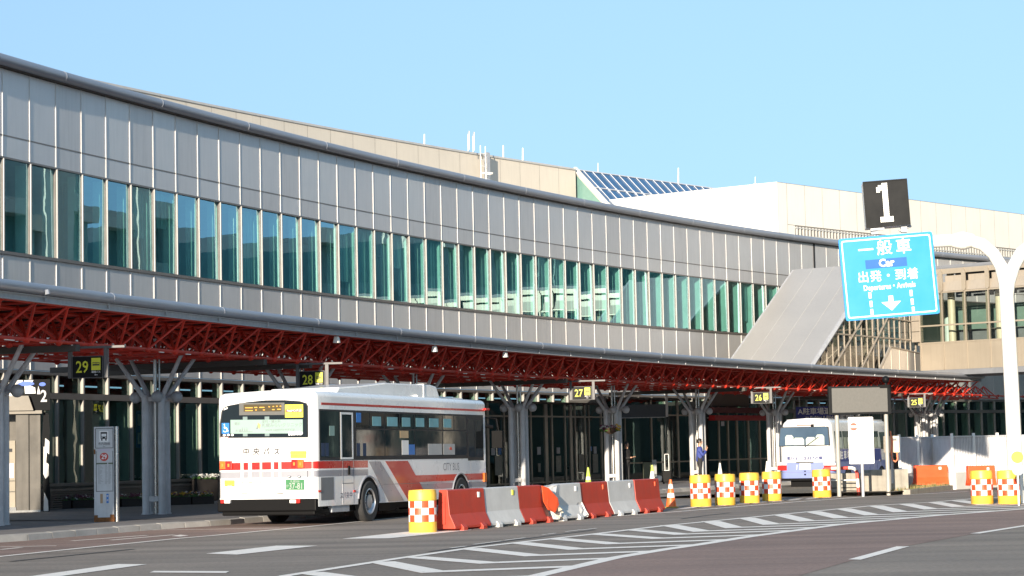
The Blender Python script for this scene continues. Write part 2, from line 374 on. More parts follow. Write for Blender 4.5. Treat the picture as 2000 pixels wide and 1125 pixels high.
# ------------------------------------------------------------------ ground
b = MB(); b.add([(-500,-60,0),(700,-60,0),(700,900,0),(-500,900,0)], [(0,1,2,3)])
struct(b.build('ground', ASPH, recalc=False))
def gp(px, py, z=0.0): p = G(px, py); return Vector((p.x, p.y, z))
def sheet(name, pts, z, M):
    b = MB(); b.add([(p.x, p.y, z) for p in pts], [tuple(range(len(pts)))])
    me = b.build(name, M, recalc=False)
    if me.data.polygons[0].normal.z < 0: me.data.flip_normals()
    return struct(me)
def poly_px(l): return [gp(*p) for p in l]
LINEA = poly_px([(-120,1102),(0,1087.5),(175,1069.5),(350,1052),(416,1046.5),(560,1033),(700,1019.5),(790,1010.5),(840,1006)])
KERB_PX = [(0,1060),(56,1056),(140,1049),(220,1042),(332,1033),(441,1026),(490,1021)]
KERB = [gp(-100,1069)] + poly_px(KERB_PX)
for q in ((-3.2,61.0),(0.9,70.0),(6.4,82.5),(10.6,90.5),(15.5,98.5),(21.5,107),(28,115),(36,124)): KERB.append(Vector((*q, 0)))
KERB = resample(KERB, 0.96)
KIN = [p + inward(tang(KERB, i)) * 0.16 for i, p in enumerate(KERB)]
sheet('bus_lane', KERB[:22] + [KERB[22], LINEA[6], LINEA[5], LINEA[4], LINEA[3], LINEA[2], LINEA[1], LINEA[0]], 0.004, BROWNASPH)
LB = [(900,1180),(1050,1125),(1200.5,1090),(1300,1073.5),(1360,1065),(1461,1049),(1643,1024.5),(1825,1007.7),(2000,994.5),(2150,984)]
LH = [(2150,1004),(2000,1027),(1904,1042.7),(1764,1068),(1669,1093.7),(1570,1122),(1440,1180)]
sheet('car_lane', poly_px(LB + LH), 0.004, BROWNASPH)
# pavement with kerb
b = MB(); n = len(KIN); z = 0.15
INN = [p + inward(tang(KERB, i)) * 22 for i, p in enumerate(KERB)]
vs = [(p.x, p.y, z) for p in KIN] + [(p.x, p.y, z) for p in INN]
b.add(vs, [(i, i + 1, n + i + 1, n + i) for i in range(n - 1)])
struct(b.build('pavement', PAVE))
b = MB()
for i in range(len(KERB) - 1):
    t = (KERB[i + 1] - KERB[i]).normalized(); ni = inward(t); a = KERB[i] + t * 0.016; c = KERB[i + 1] - t * 0.016
    q = [(a, 0, 0), (c, 0, 0), (c, .02, .13), (a, .02, .13), (c, .17, .153), (a, .17, .153), (a, .17, 0), (c, .17, 0)]
    dz = rnd.uniform(-.004, .004)
    vs = [tuple(p + ni * d + Vector((0, 0, zz + (dz if zz else 0)))) for p, d, zz in q]
    b.add(vs, [(0,1,2,3),(3,2,4,5),(0,3,5,6),(1,7,4,2)])
struct(b.build('kerb', KERBC))
# markings
MK = MB()
def ribbon(pts, w, z=0.008):
    n = len(pts); vs = []
    for i, p in enumerate(pts):
        t = tang(pts, i) if n > 2 else (pts[1] - pts[0]).normalized(); s = inward(t) * (w / 2); vs += [(p.x + s.x, p.y + s.y, z), (p.x - s.x, p.y - s.y, z)]
    MK.add(vs, [(2*i, 2*i+1, 2*i+3, 2*i+2) for i in range(n - 1)])
def quad(l, z=0.008):
    q = poly_px(l); MK.add([(p.x, p.y, z) for p in q], [tuple(range(len(q)))])
ribbon(LINEA, 0.17)
quad([(402,1082),(463,1084),(621,1066.5),(540,1066.5)]); quad([(40,1129),(98,1129),(287,1103),(230,1102.5)])
quad([(292,1119),(441,1120),(448,1116.5),(301,1116)])
quad([(668,1053),(760,1052),(920,1036),(925,1032),(800,1038.5)])
for a in ([(140,1057),(287,1046)], [(217,1055.5),(340,1045)], [(0,1069),(110,1066.5)], [(0,1074),(42,1070)], [(298,1036),(546,1032)], [(504,1024.5),(591,1021.5)]): ribbon(poly_px(a), 0.14)
quad([(335,1047.5),(352,1048.5),(369,1046.5),(352,1045)]); quad([(565,1023),(580,1024),(594,1020.5),(578,1020.5)])
ribbon(poly_px([(900,1036.5),(1119,1014.5),(1302,1001.5),(1545,981.5),(1685,971),(1891,960.5)]), 0.17, 0.0081)
ribbon(poly_px([(1245,976),(1345,967.5),(1590,963),(1640,958)]), 0.15)
ribbon(poly_px([(1290,955.5),(1345,951.5)]), 0.15)
for i in range(9):   # hatching under the drums
    x = 1330 + i * 34; ribbon(poly_px([(x, 994 - i * 2.6), (x + 70, 986.5 - i * 2.5)]), 0.28, 0.0079)
TOPL = poly_px([(500,1140),(560,1125),(780,1091),(925,1070),(1148,1045),(1300,1027),(1524,1005.3),(1706,988),(1825,981),(1900,974.5),(2050,966)])
ribbon(TOPL, 0.2); ribbon(poly_px(LB), 0.26)
CH = [((604,1119),(745,1138),None),((745,1098),(844,1117.5),(1128,1106)),((809,1088.5),(951,1100),(1200,1090)),((916,1072),(1041,1085.6),(1273,1077)),((1012,1060.5),(1125,1073),(1343,1067)),((1085,1052.5),(1198,1062.4),None),((1163,1043.5),(1285,1052),None),((1235,1035),(1330,1044),None),
      ((1307,1026.3),(1370,1038),None),((1387.5,1018.5),(1433,1031),None),((1457.5,1012),(1506.5,1024.5),None),((1524,1005.5),(1576.5,1018),None),((1587,999.5),(1643,1012),None),((1646.5,994),(1702.5,1006),None),((1709.5,988.2),(1758.5,1000),None),((1769,984.8),(1818,994.7),None),((1825,981.3),(1872,990),None),((1870,978),(1922,986),None)]
dirs = [(gp(*c) - gp(*a)).normalized() for _, a, c in CH if c is not None]
dm = sum(dirs, Vector()).normalized()
LBW = poly_px(LB)
def hit_lb(p, d):
    best = None
    for a, c in zip(LBW, LBW[1:]):
        e = c - a; den = d.x * e.y - d.y * e.x
        if abs(den) < 1e-9: continue
        q = a - p; t = (q.x * e.y - q.y * e.x) / den; u = (q.x * d.y - q.y * d.x) / den
        if t > 0 and 0 <= u <= 1 and (best is None or t < best): best = t
    return best
for s, a, c in CH:
    S = gp(*s); A = gp(*a); t = hit_lb(A, dm); E = A + dm * min(t if t else 14, 30)
    d1 = (A - S).normalized(); W = 0.42; n1 = inward(d1) * W / 2; n2 = inward(dm) * W / 2; nm = (n1 + n2); nm = nm.normalized() * (W / 2 / max(0.3, nm.normalized().dot(n1.normalized())))
    vs = [S + n1, S - n1, A + nm, A - nm, E + n2, E - n2]
    MK.add([(v.x, v.y, 0.0076) for v in vs], [(0,1,3,2),(2,3,5,4)])
for px0, py0, ln in ((880,1071,30),(925,1064,55),(985,1056,40),(1060,1045,25),(1105,1039,30),(1135,1036,30)): ribbon(poly_px([(px0,py0),(px0+ln,py0-ln*.125)]), 0.07)
quad([(1657,1093.5),(1681.5,1094),(1776,1068),(1751.5,1068)]); quad([(1895,1042.7),(1914,1042.7),(2030,1024),(2016,1024)])
struct(MK.build('road_markings', PAINT, recalc=False))
TARM = mat('tar repair', (0.05, 0.048, 0.046), 0.7, 0, 0.2)
b = MB(); MK = b
for l in ([(838,1078),(1000,1056),(1163,1035)], [(1330,1014),(1380,1007),(1425,1002)], [(1300,1006),(1345,1004)]): ribbon(poly_px(l), 0.09, 0.0065)
ribbon(poly_px([(20,1097),(120,1087),(260,1073)]), 0.12, 0.0065)
struct(b.build('tar_seams', TARM, recalc=False))

# ------------------------------------------------------------------ terminal building
NB = len(FAC) - 1
i0 = 0
TB = thing('terminal_building', tuple(FAC[3]), 0, 'long curved airport terminal clad in grey metal panels with a band of tall tinted windows', 'airport terminal')
def bayM(i):
    a, c = FAC[i], FAC[i + 1]; t = (c - a).normalized(); n = -inward(t); M = Matrix.Identity(4)
    for k in range(3): M[k][0], M[k][1], M[k][2] = t[k], n[k], (0, 0, 1)[k]
    M.translation = a; return M, (c - a).length
clad = MB(); ribs = MB(); trims = MB(); back = MB()
def pxof(p): return 1000 + FPX * p.x / p.y + 5
GAPI = min(range(NB), key=lambda i: abs(pxof(FAC[i]) - 1590))
def panel(i, M, L, z0, z1, j=0.004):
    clad.M = M; e = [rnd.uniform(-j, j) for _ in range(4)]
    x0, x1 = 0.012, L - 0.012; z0 += .008; z1 -= .008
    vs = [(x0, e[0], z0), (x1, e[1], z0), (x1, e[2], z1), (x0, e[3], z1), (x0, -.05, z0), (x1, -.05, z0), (x1, -.05, z1), (x0, -.05, z1)]
    clad.add(vs, [(0,1,2,3),(0,4,5,1),(1,5,6,2),(2,6,7,3),(3,7,4,0)])
PANEPX = 1700
WB = []
for i in range(NB):
    M, L = bayM(i); px = pxof(FAC[i])
    if px > 2150: break
    WB.append(i)
    clad.cur = rnd.choice((0, 0, 1, 2)); panel(i, M, L, 11.88, 13.98); clad.cur = rnd.choice((0, 0, 1, 2)); panel(i, M, L, 11.2, 11.88); panel(i, M, L, 4.58, 8.22)
    back.M = M; back.box((0, -.16, 11.2), (L, -.06, 14.1)); back.box((0, -.16, 4.58), (L, -.06, 8.2))
    ribs.M = M
    if i == GAPI:
        ribs.box((-.09, -.02, 9), (.09, .03, 14.0), 1)
    else:
        ribs.box((-.013, -.02, 11.2), (.013, .022, 13.98)); ribs.box((-.013, -.02, 4.58), (.013, .022, 8.2))
    trims.M = M
    trims.box((0, -.1, 11.14), (L, .05, 11.2)); trims.box((0, -.1, 8.14), (L, .07, 8.24)); trims.box((0, -.06, 11.855), (L, .012, 11.9)); trims.box((0, -.1, 14.0), (L, .09, 14.06))
    trims.box((0, -.1, 4.44), (L, .04, 4.56)); trims.box((0, -.1, 3.68), (L, .05, 3.88))
    trims.box((0, -.1, .88), (L, .05, .98))
    # upper window
    if px < 1760:
        f = MB(M)
        f.box((-.022, -.06, 8.24), (.022, .07, 11.14), 1); f.box((.024, -.05, 8.24), (.06, .03, 11.14), 0); f.box((L - .06, -.05, 8.24), (L - .024, .03, 11.14), 0)
        f.box((L - .06, -.50, 8.3), (L - .02, -.08, 11.1), 2)
        wf = f.build('window', [FRAME, mat('pale window mullion', (.50, .49, .47), .5, .2, .03), TEAL], TB, world=True)
        g = MB(M); e = rnd.uniform(-.022, .022); e2 = rnd.uniform(-.03, .03)
        g.add([(.06, -.03 + e, 8.24), (L - .06, -.03 - e, 8.24), (L - .06, -.03 - e + e2, 11.14), (.06, -.03 + e + e2, 11.14)], [(0,1,2,3)])
        g.build('pane', GLASSU, wf, world=True, recalc=False)
        if rnd.random() < (.55 if 540 < px < 780 or px > 1380 else .18):
            g = MB(M); zb_ = 8.3 if rnd.random() < .5 else rnd.uniform(8.6, 10.4)
            for q in range(9): g.box((.12 + q * (L - .3) / 9, -.30 - .02 * (q % 2), zb_), (.12 + (q + .92) * (L - .3) / 9, -.28 - .02 * (q % 2), 11.1))
            g.build('blind', mat('pale teal blind', (.42, .52, .48), .7, 0, .15), wf, world=True)
    # clerestory
    f = MB(M); f.box((-.035, -.1, 3.88), (.035, .06, 4.44), 1); f.box((.05, -.1, 3.88), (.11, .03, 4.44)); f.box((L - .08, -.34, 3.9), (L - .04, -.1, 4.42), 2); f.box((.05, -.34, 4.41), (L - .06, -.05, 4.44))
    wf = f.build('clerestory_window', [FRAME, MULL, TEAL], TB, world=True)
    g = MB(M); g.add([(.1, -.05, 3.88), (L - .06, -.05, 3.88), (L - .06, -.05, 4.44), (.1, -.05, 4.44)], [(0,1,2,3)])
    g.build('pane', GLASSL, wf, world=True, recalc=False)
    f = MB(M); f.box((-.017, -.08, .98), (.017, .045, 3.68), 1); f.box((.035, -.08, .98), (.08, .04, 3.68)); f.box((L - .07, -.55, 1.0), (L - .03, -.09, 3.66), 2)
    wf = f.build('shopfront_window', [FRAME, MULL, TEAL], TB, world=True)
    g = MB(M); e = rnd.uniform(-.006, .006); g.add([(.06, -.05 + e, .98), (L - .05, -.05 - e, .98), (L - .05, -.05 - e, 3.68), (.06, -.05 + e, 3.68)], [(0,1,2,3)])
    g.build('pane', GLASSL, wf, world=True, recalc=False)
    trims.box((0, -.12, .72), (L, .02, .80))
    for k in range(8): trims.box((0, -.14, .16 + k * .07), (L, .0 + .0, .20 + k * .07))
    back.box((0, -.3, .1), (L, -.18, .9))
o_ = len(clad.v); clad.v += ribs.v; clad.f += [[i + o_ for i in f] for f in ribs.f]; clad.mi += [k + 3 for k in ribs.mi]
clad.build('cladding', [PANEL, PANEL2, PANEL3, RIB, DARK], TB, world=True)
trims.build('window_sill', FRAME, TB, world=True)
back.build('backing_wall', JOINT, TB, world=True)
# roof edge pipe
pts = [FAC[i] - inward(tang(FAC, i)) * 0.28 + Vector((0, 0, 14.17)) for i in WB]
b = MB(); b.pipe(pts, 0.175, 12); b.build('roof_edge_pipe', PIPE, TB, smooth=True, world=True)
b = MB()
for k, p in enumerate(pts[:-1]):
    t = (pts[k + 1] - p).normalized()
    if k % 4 == 1: b.tube(p - t * .02, p + t * .02, .185, 12)
    if k % 2 == 0: b.tube(p, p + inward(t) * .3, .04, 6)
b.build('pipe_bracket', PIPE, TB, world=True)
# interior and roof
IN = [FAC[i] + inward(tang(FAC, i)) * 6.5 for i in WB]; IN0 = [FAC[i] + inward(tang(FAC, i)) * 0.14 for i in WB]
def strip(b, A, B, za, zb, mi=0):
    n = len(A); b.add([(p.x, p.y, za) for p in A] + [(p.x, p.y, zb) for p in B], [(i, i + 1, n + i + 1, n + i) for i in range(n - 1)], mi)
b = MB()
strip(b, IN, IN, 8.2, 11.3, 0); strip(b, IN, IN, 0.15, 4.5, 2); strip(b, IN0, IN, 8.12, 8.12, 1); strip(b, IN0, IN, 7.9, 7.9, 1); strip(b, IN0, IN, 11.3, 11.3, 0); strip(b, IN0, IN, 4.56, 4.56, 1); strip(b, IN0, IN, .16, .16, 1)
for A_e, B_e in ((IN0[0], IN[0]), (IN0[-1], IN[-1])): b.add([(p.x, p.y, z) for z in (.1, 14.1) for p in (A_e, B_e)], [(0, 1, 3, 2)], 2)
for i in range(0, len(WB), 4):
    p = IN0[i] + (IN[i] - IN0[i]) * .35
    b.tube(p + Vector((0, 0, 8.12)), p + Vector((0, 0, 11.3)), .3, 12, mi=0); b.tube(p + Vector((0, 0, .16)), p + Vector((0, 0, 4.5)), .3, 12, mi=0)
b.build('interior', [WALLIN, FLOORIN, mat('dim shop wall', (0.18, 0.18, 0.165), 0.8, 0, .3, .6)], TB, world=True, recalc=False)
IN2 = [FAC[i] + inward(tang(FAC, i)) * 18 for i in WB]
b = MB(); strip(b, [FAC[i] for i in WB], IN2, 14.08, 14.3); b.build('roof', GREYSTEEL, TB, world=True, recalc=False)

# ------------------------------------------------------------------ bus canopy with red space truss
CN = len(CAN); CT = [tang(CAN, i) for i in range(CN)]; CI = [inward(t) for t in CT]
CB = thing('bus_canopy', tuple(CAN[6]), 0, 'long curved bus canopy on a dense red tubular space truss in front of the terminal', 'canopy')
def cpt(i, d, z): return CAN[i] + CI[i] * d + Vector((0, 0, z))
pts = [cpt(i, 0, 5.54) for i in range(CN)]
b = MB(); b.pipe(pts, .125, 12); b.build('edge_pipe', PIPE, CB, smooth=True, world=True)
b = MB()
for k in range(2, CN - 1, 4):
    t = CT[k]; b.tube(pts[k] - t * .03, pts[k] + t * .03, .131, 12)
b.tube(P(91, 566, 47.4) , P(93, 575, 47.4), .06, 8)
b.build('pipe_collar', PIPE, CB, world=True)
# grey edge channel below the pipe, built span by span
b = MB()
def cbox(b, i, d0, d1, z0, z1, mi=0, g=0.0):
    A = [cpt(i, d0, z0), cpt(i + 1, d0, z0), cpt(i + 1, d1, z0), cpt(i, d1, z0), cpt(i, d0, z1), cpt(i + 1, d0, z1), cpt(i + 1, d1, z1), cpt(i, d1, z1)]
    b.add(A, [(0,3,2,1),(4,5,6,7),(0,1,5,4),(2,3,7,6)], mi)
for i in range(CN - 1):
    cbox(b, i, .04, .14, 5.25, 5.275); cbox(b, i, .10, .14, 5.275, 5.38); cbox(b, i, .04, .14, 5.38, 5.41)
    t = CT[i]
    if i % 2 == 0: b.tube(cpt(i, .06, 5.26), cpt(i, .06, 5.5), .025, 6)
b.build('edge_channel', GREYSTEEL, CB, world=True)
b = MB()
for i in range(CN - 1): cbox(b, i, .1, 8.1, 5.42, 5.50)
for i in range(0, CN - 1):
    for k in range(6): cbox(b, i, .55 + 1.35 * k, .62 + 1.35 * k, 5.34, 5.42)
b.build('roof_deck', DECK, CB, world=True)
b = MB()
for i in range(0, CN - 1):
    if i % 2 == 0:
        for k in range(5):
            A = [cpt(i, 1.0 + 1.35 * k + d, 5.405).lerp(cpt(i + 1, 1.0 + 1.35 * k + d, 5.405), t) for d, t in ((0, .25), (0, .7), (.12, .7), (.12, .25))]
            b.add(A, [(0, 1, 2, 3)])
b.build('light_streak_strip', mat('pale light streak strip', (0.75, 0.73, 0.68), 0.6), CB, world=True, recalc=False)['kind'] = 'stuff'  # opaque pale strips under the deck, standing in for streaks of light
NJ = 6; MOD = 1.35; ZT, ZB = 5.28, 4.50
tr = MB()
def top(i, j): return cpt(i, .32 + MOD * j, ZT)
def bot(i, j): return (cpt(i, .32 + MOD * (j + .5), ZB) + cpt(i + 1, .32 + MOD * (j + .5), ZB)) / 2
for i in range(CN):
    for j in range(NJ):
        n = 6 if j < 2 else 4
        if i < CN - 1: tr.tube(top(i, j), top(i + 1, j), .042, n, caps=False)
        if j < NJ - 1: tr.tube(top(i, j), top(i, j + 1), .036, n, caps=False)
        if i < CN - 1 and j < NJ - 1:
            B = bot(i, j)
            for q in (top(i, j), top(i + 1, j), top(i, j + 1), top(i + 1, j + 1)): tr.tube(B, q, .036, n, caps=False)
            if i < CN - 2: tr.tube(B, bot(i + 1, j), .045, n, caps=False)
            if j < NJ - 2: tr.tube(B, bot(i, j + 1), .04, n, caps=False)
            tr.sphere(B, .105 if j < 2 else .085, 8 if j < 2 else 6)
        if j < 2: tr.sphere(top(i, j), .07, 6)
tr.build('space_truss', RED, CB, smooth=True, world=True, recalc=False)
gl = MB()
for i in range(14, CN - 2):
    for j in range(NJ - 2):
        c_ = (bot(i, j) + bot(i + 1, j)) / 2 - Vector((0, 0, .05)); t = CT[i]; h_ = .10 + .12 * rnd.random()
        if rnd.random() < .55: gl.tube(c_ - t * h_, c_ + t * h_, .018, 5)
gl.build('glint_bar', mat('pale glint bar', (.85, .85, .80), .3), CB, world=True, recalc=False)['kind'] = 'stuff'  # pale bars added under the truss to give white glints
# lower truss continuing to the right of the canopy end
b = MB()
e0 = bot(CN - 2, 0); dd = CT[-1]
for k in range(9):
    p = e0 + dd * (1.45 * k); q = e0 + dd * (1.45 * (k + 1)); b.tube(p, q, .05, 6); b.sphere(q, .08, 6)
    for j in (2, 3, 4):
        s_ = CI[-1] * (MOD * j); b.tube(p + s_, q + s_, .04, 5); u = p + s_ + dd * .7 + CI[-1] * (.5 * MOD) + Vector((0, 0, ZT - ZB))
        for e_ in (p + s_, q + s_, p + s_ + CI[-1] * MOD, q + s_ + CI[-1] * MOD): b.tube(e_, u, .036, 5)
b.build('lower_truss_end', RED, CB, smooth=True, world=True, recalc=False)
# dark cross gutters below the truss
def near_can(px):
    k = KX(px, 700); return min(range(CN), key=lambda i: abs(CAN[i].x / CAN[i].y - k))
for px in (205, 640, 1135, 1490, 1780, 560, 60):
    b = MB()
    i = min(near_can(px), CN - 2); t = CT[i]
    a = cpt(i, .9, 4.30) ; c = cpt(i, 8.0, 4.30)
    for s in (0,):
        ax = t * .10; zz = Vector((0, 0, .16))
        vs = [a - ax, a + ax, c + ax, c - ax]; b.add(vs + [v + zz for v in vs], [(0,3,2,1),(4,5,6,7),(0,1,5,4),(1,2,6,5),(2,3,7,6),(3,0,4,7)])
    b.build('cross_gutter', mat('dark gutter steel', (0.07, 0.065, 0.06), 0.6), CB, world=True)

# ------------------------------------------------------------------ forked columns
COLN = 0
def make_column():
    t = thing('forked_column', (0, 0, 0), 0, 'x', 'column', 'forked columns carrying the bus canopy')
    for sx in (-1, 1):
        for sy in (-1, 1):
            L = MB(); x, y = sx * .23, sy * .24
            L.tube((x, y, 0), (x, y, 3.25), .105, 14); L.tube((x, y, 0), (x, y, .03), .13, 14)
            L.build('leg', COLPAINT, t, smooth=True)
            B = MB(); B.tube((x, y, 3.2), (sx * .95, sy * .75, 4.40), .075, 12, r1=.052); B.sphere((x, y, 3.24), .11, 10)
            B.sphere((sx * .95, sy * .75, 4.40), .07, 8)
            B.build('branch', COLPAINT, t, smooth=True)
    c = MB()
    c.box((-.24, -.29, 3.14), (.24, -.19, 3.26)); c.box((-.24, .19, 3.14), (.24, .29, 3.26)); c.box((-.29, -.24, 3.14), (-.19, .24, 3.26)); c.box((.19, -.24, 3.14), (.29, .24, 3.26))
    c.box((-.24, -.28, .36), (.24, -.2, .50))
    c.build('collar', COLPAINT, t)
    d = MB(); d.tube((0, -.05, 0), (0, -.05, 4.9), .05, 10); d.tube((.1, .02, 0), (.1, .02, 4.6), .03, 8); d.build('downpipe', STAIN, t, smooth=True)
    for gx, gy in ((-.55, -.1), (.16, -.42), (.58, .08), (0, .5)):
        g = MB(); g.sphere((gx, gy, 3.26), .165, 18); g.tube((gx, gy, 3.26), (gx * .4, gy * .4, 3.22), .03, 8)
        g.build('globe_lamp', mat('frosted grey globe', (0.42, 0.42, 0.43), 0.35), t, smooth=True)
    return t
def on_offset(px, d, py=850):
    k = KX(px, py); best = None
    for i in range(CN):
        p = CAN[i] + CI[i] * d; e = abs(p.x / p.y - k)
        if best is None or e < best[0]: best = (e, i)
    i = best[1]
    # refine linearly
    c = []
    for j in (i - 1, i):
        if 0 <= j < CN - 1:
            for q in range(21):
                p = (CAN[j] + CI[j] * d).lerp(CAN[j + 1] + CI[j + 1] * d, q / 20); c.append((abs(p.x / p.y - k), j, p))
    e, j, p = min(c, key=lambda a: a[0]); return p, math.atan2(CT[j].x, CT[j].y)
proto = make_column()
CL = [(-13,'forked grey column cut by the left edge of the photo'),(305,'forked grey column standing right of the narrow bus stop post'),(588,'forked grey column hidden behind the back of the large bus with only its branches above the roof'),(810,'forked grey column behind the roof air conditioner of the large bus'),(1012,'forked column just right of the front of the large bus'),(1197,'forked column carrying the hanging flower basket'),(1362,'forked column directly behind the person in the blue jacket'),(1512,'forked column at the left rear corner of the minibus'),(1655,'forked column behind the dark display board'),(1800,'forked column under the stop 25 sign behind the white fence'),(1919,'forked column nearest the white sign pole behind the fence')]
for k, (px, lab) in enumerate(CL):
    p, a = on_offset(px, 3.3); p.z = .15; a = math.atan2(p.x, p.y) + R(16)
    if k == 0: proto.location = p; proto.rotation_euler = (0, 0, -a); proto.matrix_basis = Matrix.Translation(p) @ Matrix.Rotation(-a, 4, 'Z'); proto['label'] = lab
    else: dup(proto, p, -a, lab)

# ------------------------------------------------------------------ hanging stop signs
def stop_sign(num, px, py, wpx, lab):
    i = near_can(px); p0, a = on_offset(px, .75, py); Y = p0.y
    c = P(px, py, Y); M = Matrix.Translation(c)
    w_ = .74; h_ = .50
    t = thing('stop_sign', tuple(c), -a * .35, lab, 'bus stop sign', 'hanging stop number signs')
    b = MB(); b.box((-w_/2, -.05, -h_/2), (w_/2, .05, h_/2)); b.build('panel', SBLACK, t, bevel=.006)
    b = MB(); b.box((-w_/2 - .015, -.052, -h_/2 - .015), (w_/2 + .015, .03, -h_/2 - .001)); b.box((-w_/2 - .015, -.052, h_/2 + .001), (w_/2 + .015, .03, h_/2 + .015)); b.box((-w_/2 - .015, -.052, -h_/2), (-w_/2 - .001, .03, h_/2)); b.box((w_/2 + .001, -.052, -h_/2), (w_/2 + .015, .03, h_/2)); b.build('frame', mat('dull sign post', (.085, .085, .09), .5), t)
    F = fr((0, -.055, 0), (1, 0, 0), (0, 0, 1))
    text(num, .40, F @ Matrix.Translation((-.13, -.01, 0)), LIME, t, 'numeral', bold=.004, sx=.80)
    b = MB(); b.box((.10, -.056, -.08), (.325, -.051, .215)); b.build('pictogram_panel', LIME, t)
    b = MB(); b.box((.13, -.06, .03), (.30, -.057, .11)); b.build('pictogram', INK, t)
    b = MB()
    for k in range(5): b.box((.14 + k * .032, -.063, .065), (.162 + k * .032, -.061, .095))
    b.build('pictogram_window', LIME, t)
    text('路線バス', .055, F @ Matrix.Translation((.215, -.125, 0)), WHITEINK, t); text('Bus', .05, F @ Matrix.Translation((.215, -.19, 0)), WHITEINK, t)
    b = MB(); b.box((-w_/2 - .12, -.04, -h_/2 - .01), (-w_/2 - .03, .06, h_/2 + .20)); b.box((w_/2 + .03, -.04, -h_/2 - .01), (w_/2 + .13, .06, h_/2 + .20)); b.build('post', mat('dull sign post', (.085, .085, .09), .5), t)
    b = MB(); b.box((-w_/2 - .45, -.05, h_/2 + .2), (w_/2 + .55, .07, h_/2 + .255)); b.build('bracket', MATS['dull sign post'], t)
for a in (('29',172,717,61,'hanging stop sign numbered 29'),('28',610,742,50,'hanging stop sign numbered 28'),('27',1137,768,41,'hanging stop sign numbered 27'),('26',1487,777,34,'hanging stop sign numbered 26'),('25',1790,786,30,'hanging stop sign numbered 25')): stop_sign(*a)

# small floodlights on the truss edge
for k, (px, py, lab) in enumerate(((658,664,'small white floodlight on the red truss above the stop 28 sign'),(849,682,'small white floodlight on the red truss above the roof of the bus'),(987,693,'small pale floodlight on the red truss right of the bus front'))):
    p, a = on_offset(px, .15, py); c = P(px, py, p.y)
    t = thing('floodlight', tuple(c), -a, lab, 'floodlight', 'floodlights on the truss edge')
    b = MB(); b.prism([(-.09, -.09), (.09, -.09), (.05, .1), (-.05, .1)], 1, -.09, .06); b.build('housing', POLEW, t, bevel=.01)
    b = MB(); b.tube((0, 0, .08), (0, .1, .3), .02, 8); b.build('bracket', GREYSTEEL, t)

# ------------------------------------------------------------------ upper storeys behind
BTOP = [(130,145),(500,221),(700,262),(930,297),(1121,330)]
BW = resample([Vector((-45, 88, 0))] + curve_from(BTOP, 21.36, 2, 110, 1121), 2.35)
BW.append(BW[-1] + (BW[-1] - BW[-2])); BW = [p for p in BW if p.x / p.y < 121 / FPX] + [curve_from(BTOP, 21.36, 2, 110, 1124)[-1]]
UB = thing('upper_terminal_block', tuple(BW[0]), 0, 'tall beige panelled upper block of the terminal rising behind the grey curved front', 'terminal block')
b = MB(); j = MB()
for a, c in zip(BW, BW[1:]):
    t = (c - a).normalized(); n = -inward(t); a2 = a + t * .012; c2 = c - t * .012
    vs = [a2, c2]; b.add([(p.x, p.y, z) for z in (13, 22.9) for p in (a2, c2)], [(0, 1, 3, 2)])
    j.add([(p.x - n.x * .03, p.y - n.y * .03, z) for z in (13, 22.95) for p in (a, c)], [(0, 1, 3, 2)])
b.build('wall', BEIGE, UB, world=True, recalc=False); j.build('panel_joint', JOINT, UB, world=True, recalc=False)
b = MB(); n = len(BW); o1 = [p - inward(tang(BW, i)) * .08 for i, p in enumerate(BW)]; o2 = [p + inward(tang(BW, i)) * 14 for i, p in enumerate(BW)]
strip(b, o1, o2, 23.02, 23.02); strip(b, o1, o1, 22.88, 23.02); b.build('roof_coping', mat('grey coping', (.45, .44, .42), .5), UB, world=True, recalc=False)
# lightning rods
for k, (px, y0, y1) in enumerate(((829,262,292),(983,284,312),(1021,289,318),(1168,318,340),(1325,328,362),(1475,345,362))):
    Y = 150 + (px - 829) * .045; a = P(px, y1, Y); c = P(px, y0, Y)
    t = MB(); t.tube(a, c, .065 if k in (0, 1, 2, 4) else .03, 8, r1=.045 if k in (0, 1, 2, 4) else .02); t.tube(a, a + Vector((0, 0, .12)), .2, 8)
    o = t.build('lightning_rod', POLEW, smooth=True)
    tag(o, ['short white roof rod furthest left above the beige wall','white roof rod just right of the roof ladder','second white roof rod right of the roof ladder','faint thin roof rod above the top left of the glass skylight','white roof rod rising behind the middle of the glass skylight','thin roof rod above the white corner block'][k], 'roof rod', 'lightning rods on the roof')
# roof ladder with hoops
p = P(922, 300, 148); u = Vector((.55, .83, 0)).normalized(); nn = Vector((.83, -.55, 0))
t = thing('roof_ladder', (p.x, p.y, 16.0), math.atan2(u.y, u.x), 'white roof access ladder with curved hand hoops over the beige wall edge', 'ladder')
b = MB()
zt = 23.0 - 16.0
for x in (0.0, .62): b.tube((x + .55, -.35, -1), (x + .55, -.35, zt + .4), .03, 8); b.pipe([(x - .62, -.2, zt), (x - .62, -.2, zt + 1.0), (x - .5, -.15, zt + 1.3), (x - .2, .1, zt + 1.4), (x + .1, .4, zt + 1.2), (x + .1, .4, zt)], .024, 6)
b.build('rail', POLEW, t, smooth=True)
for k in range(18):
    b = MB(); b.tube((.55, -.35, -.8 + k * .45), (1.17, -.35, -.8 + k * .45), .03, 6); b.build('rung', POLEW, t)
b = MB()
for k in range(7): b.pipe([(.5, -.35, k * .9), (.5, -.9, k * .9), (.86, -1.15, k * .9), (1.22, -.9, k * .9), (1.22, -.35, k * .9)], .03, 6)
b.build('safety_hoop', POLEW, t)
b = MB(); b.box((1.45, -.3, 2), (1.8, -.02, zt + .02)); b.build('duct', GREYSTEEL, t)
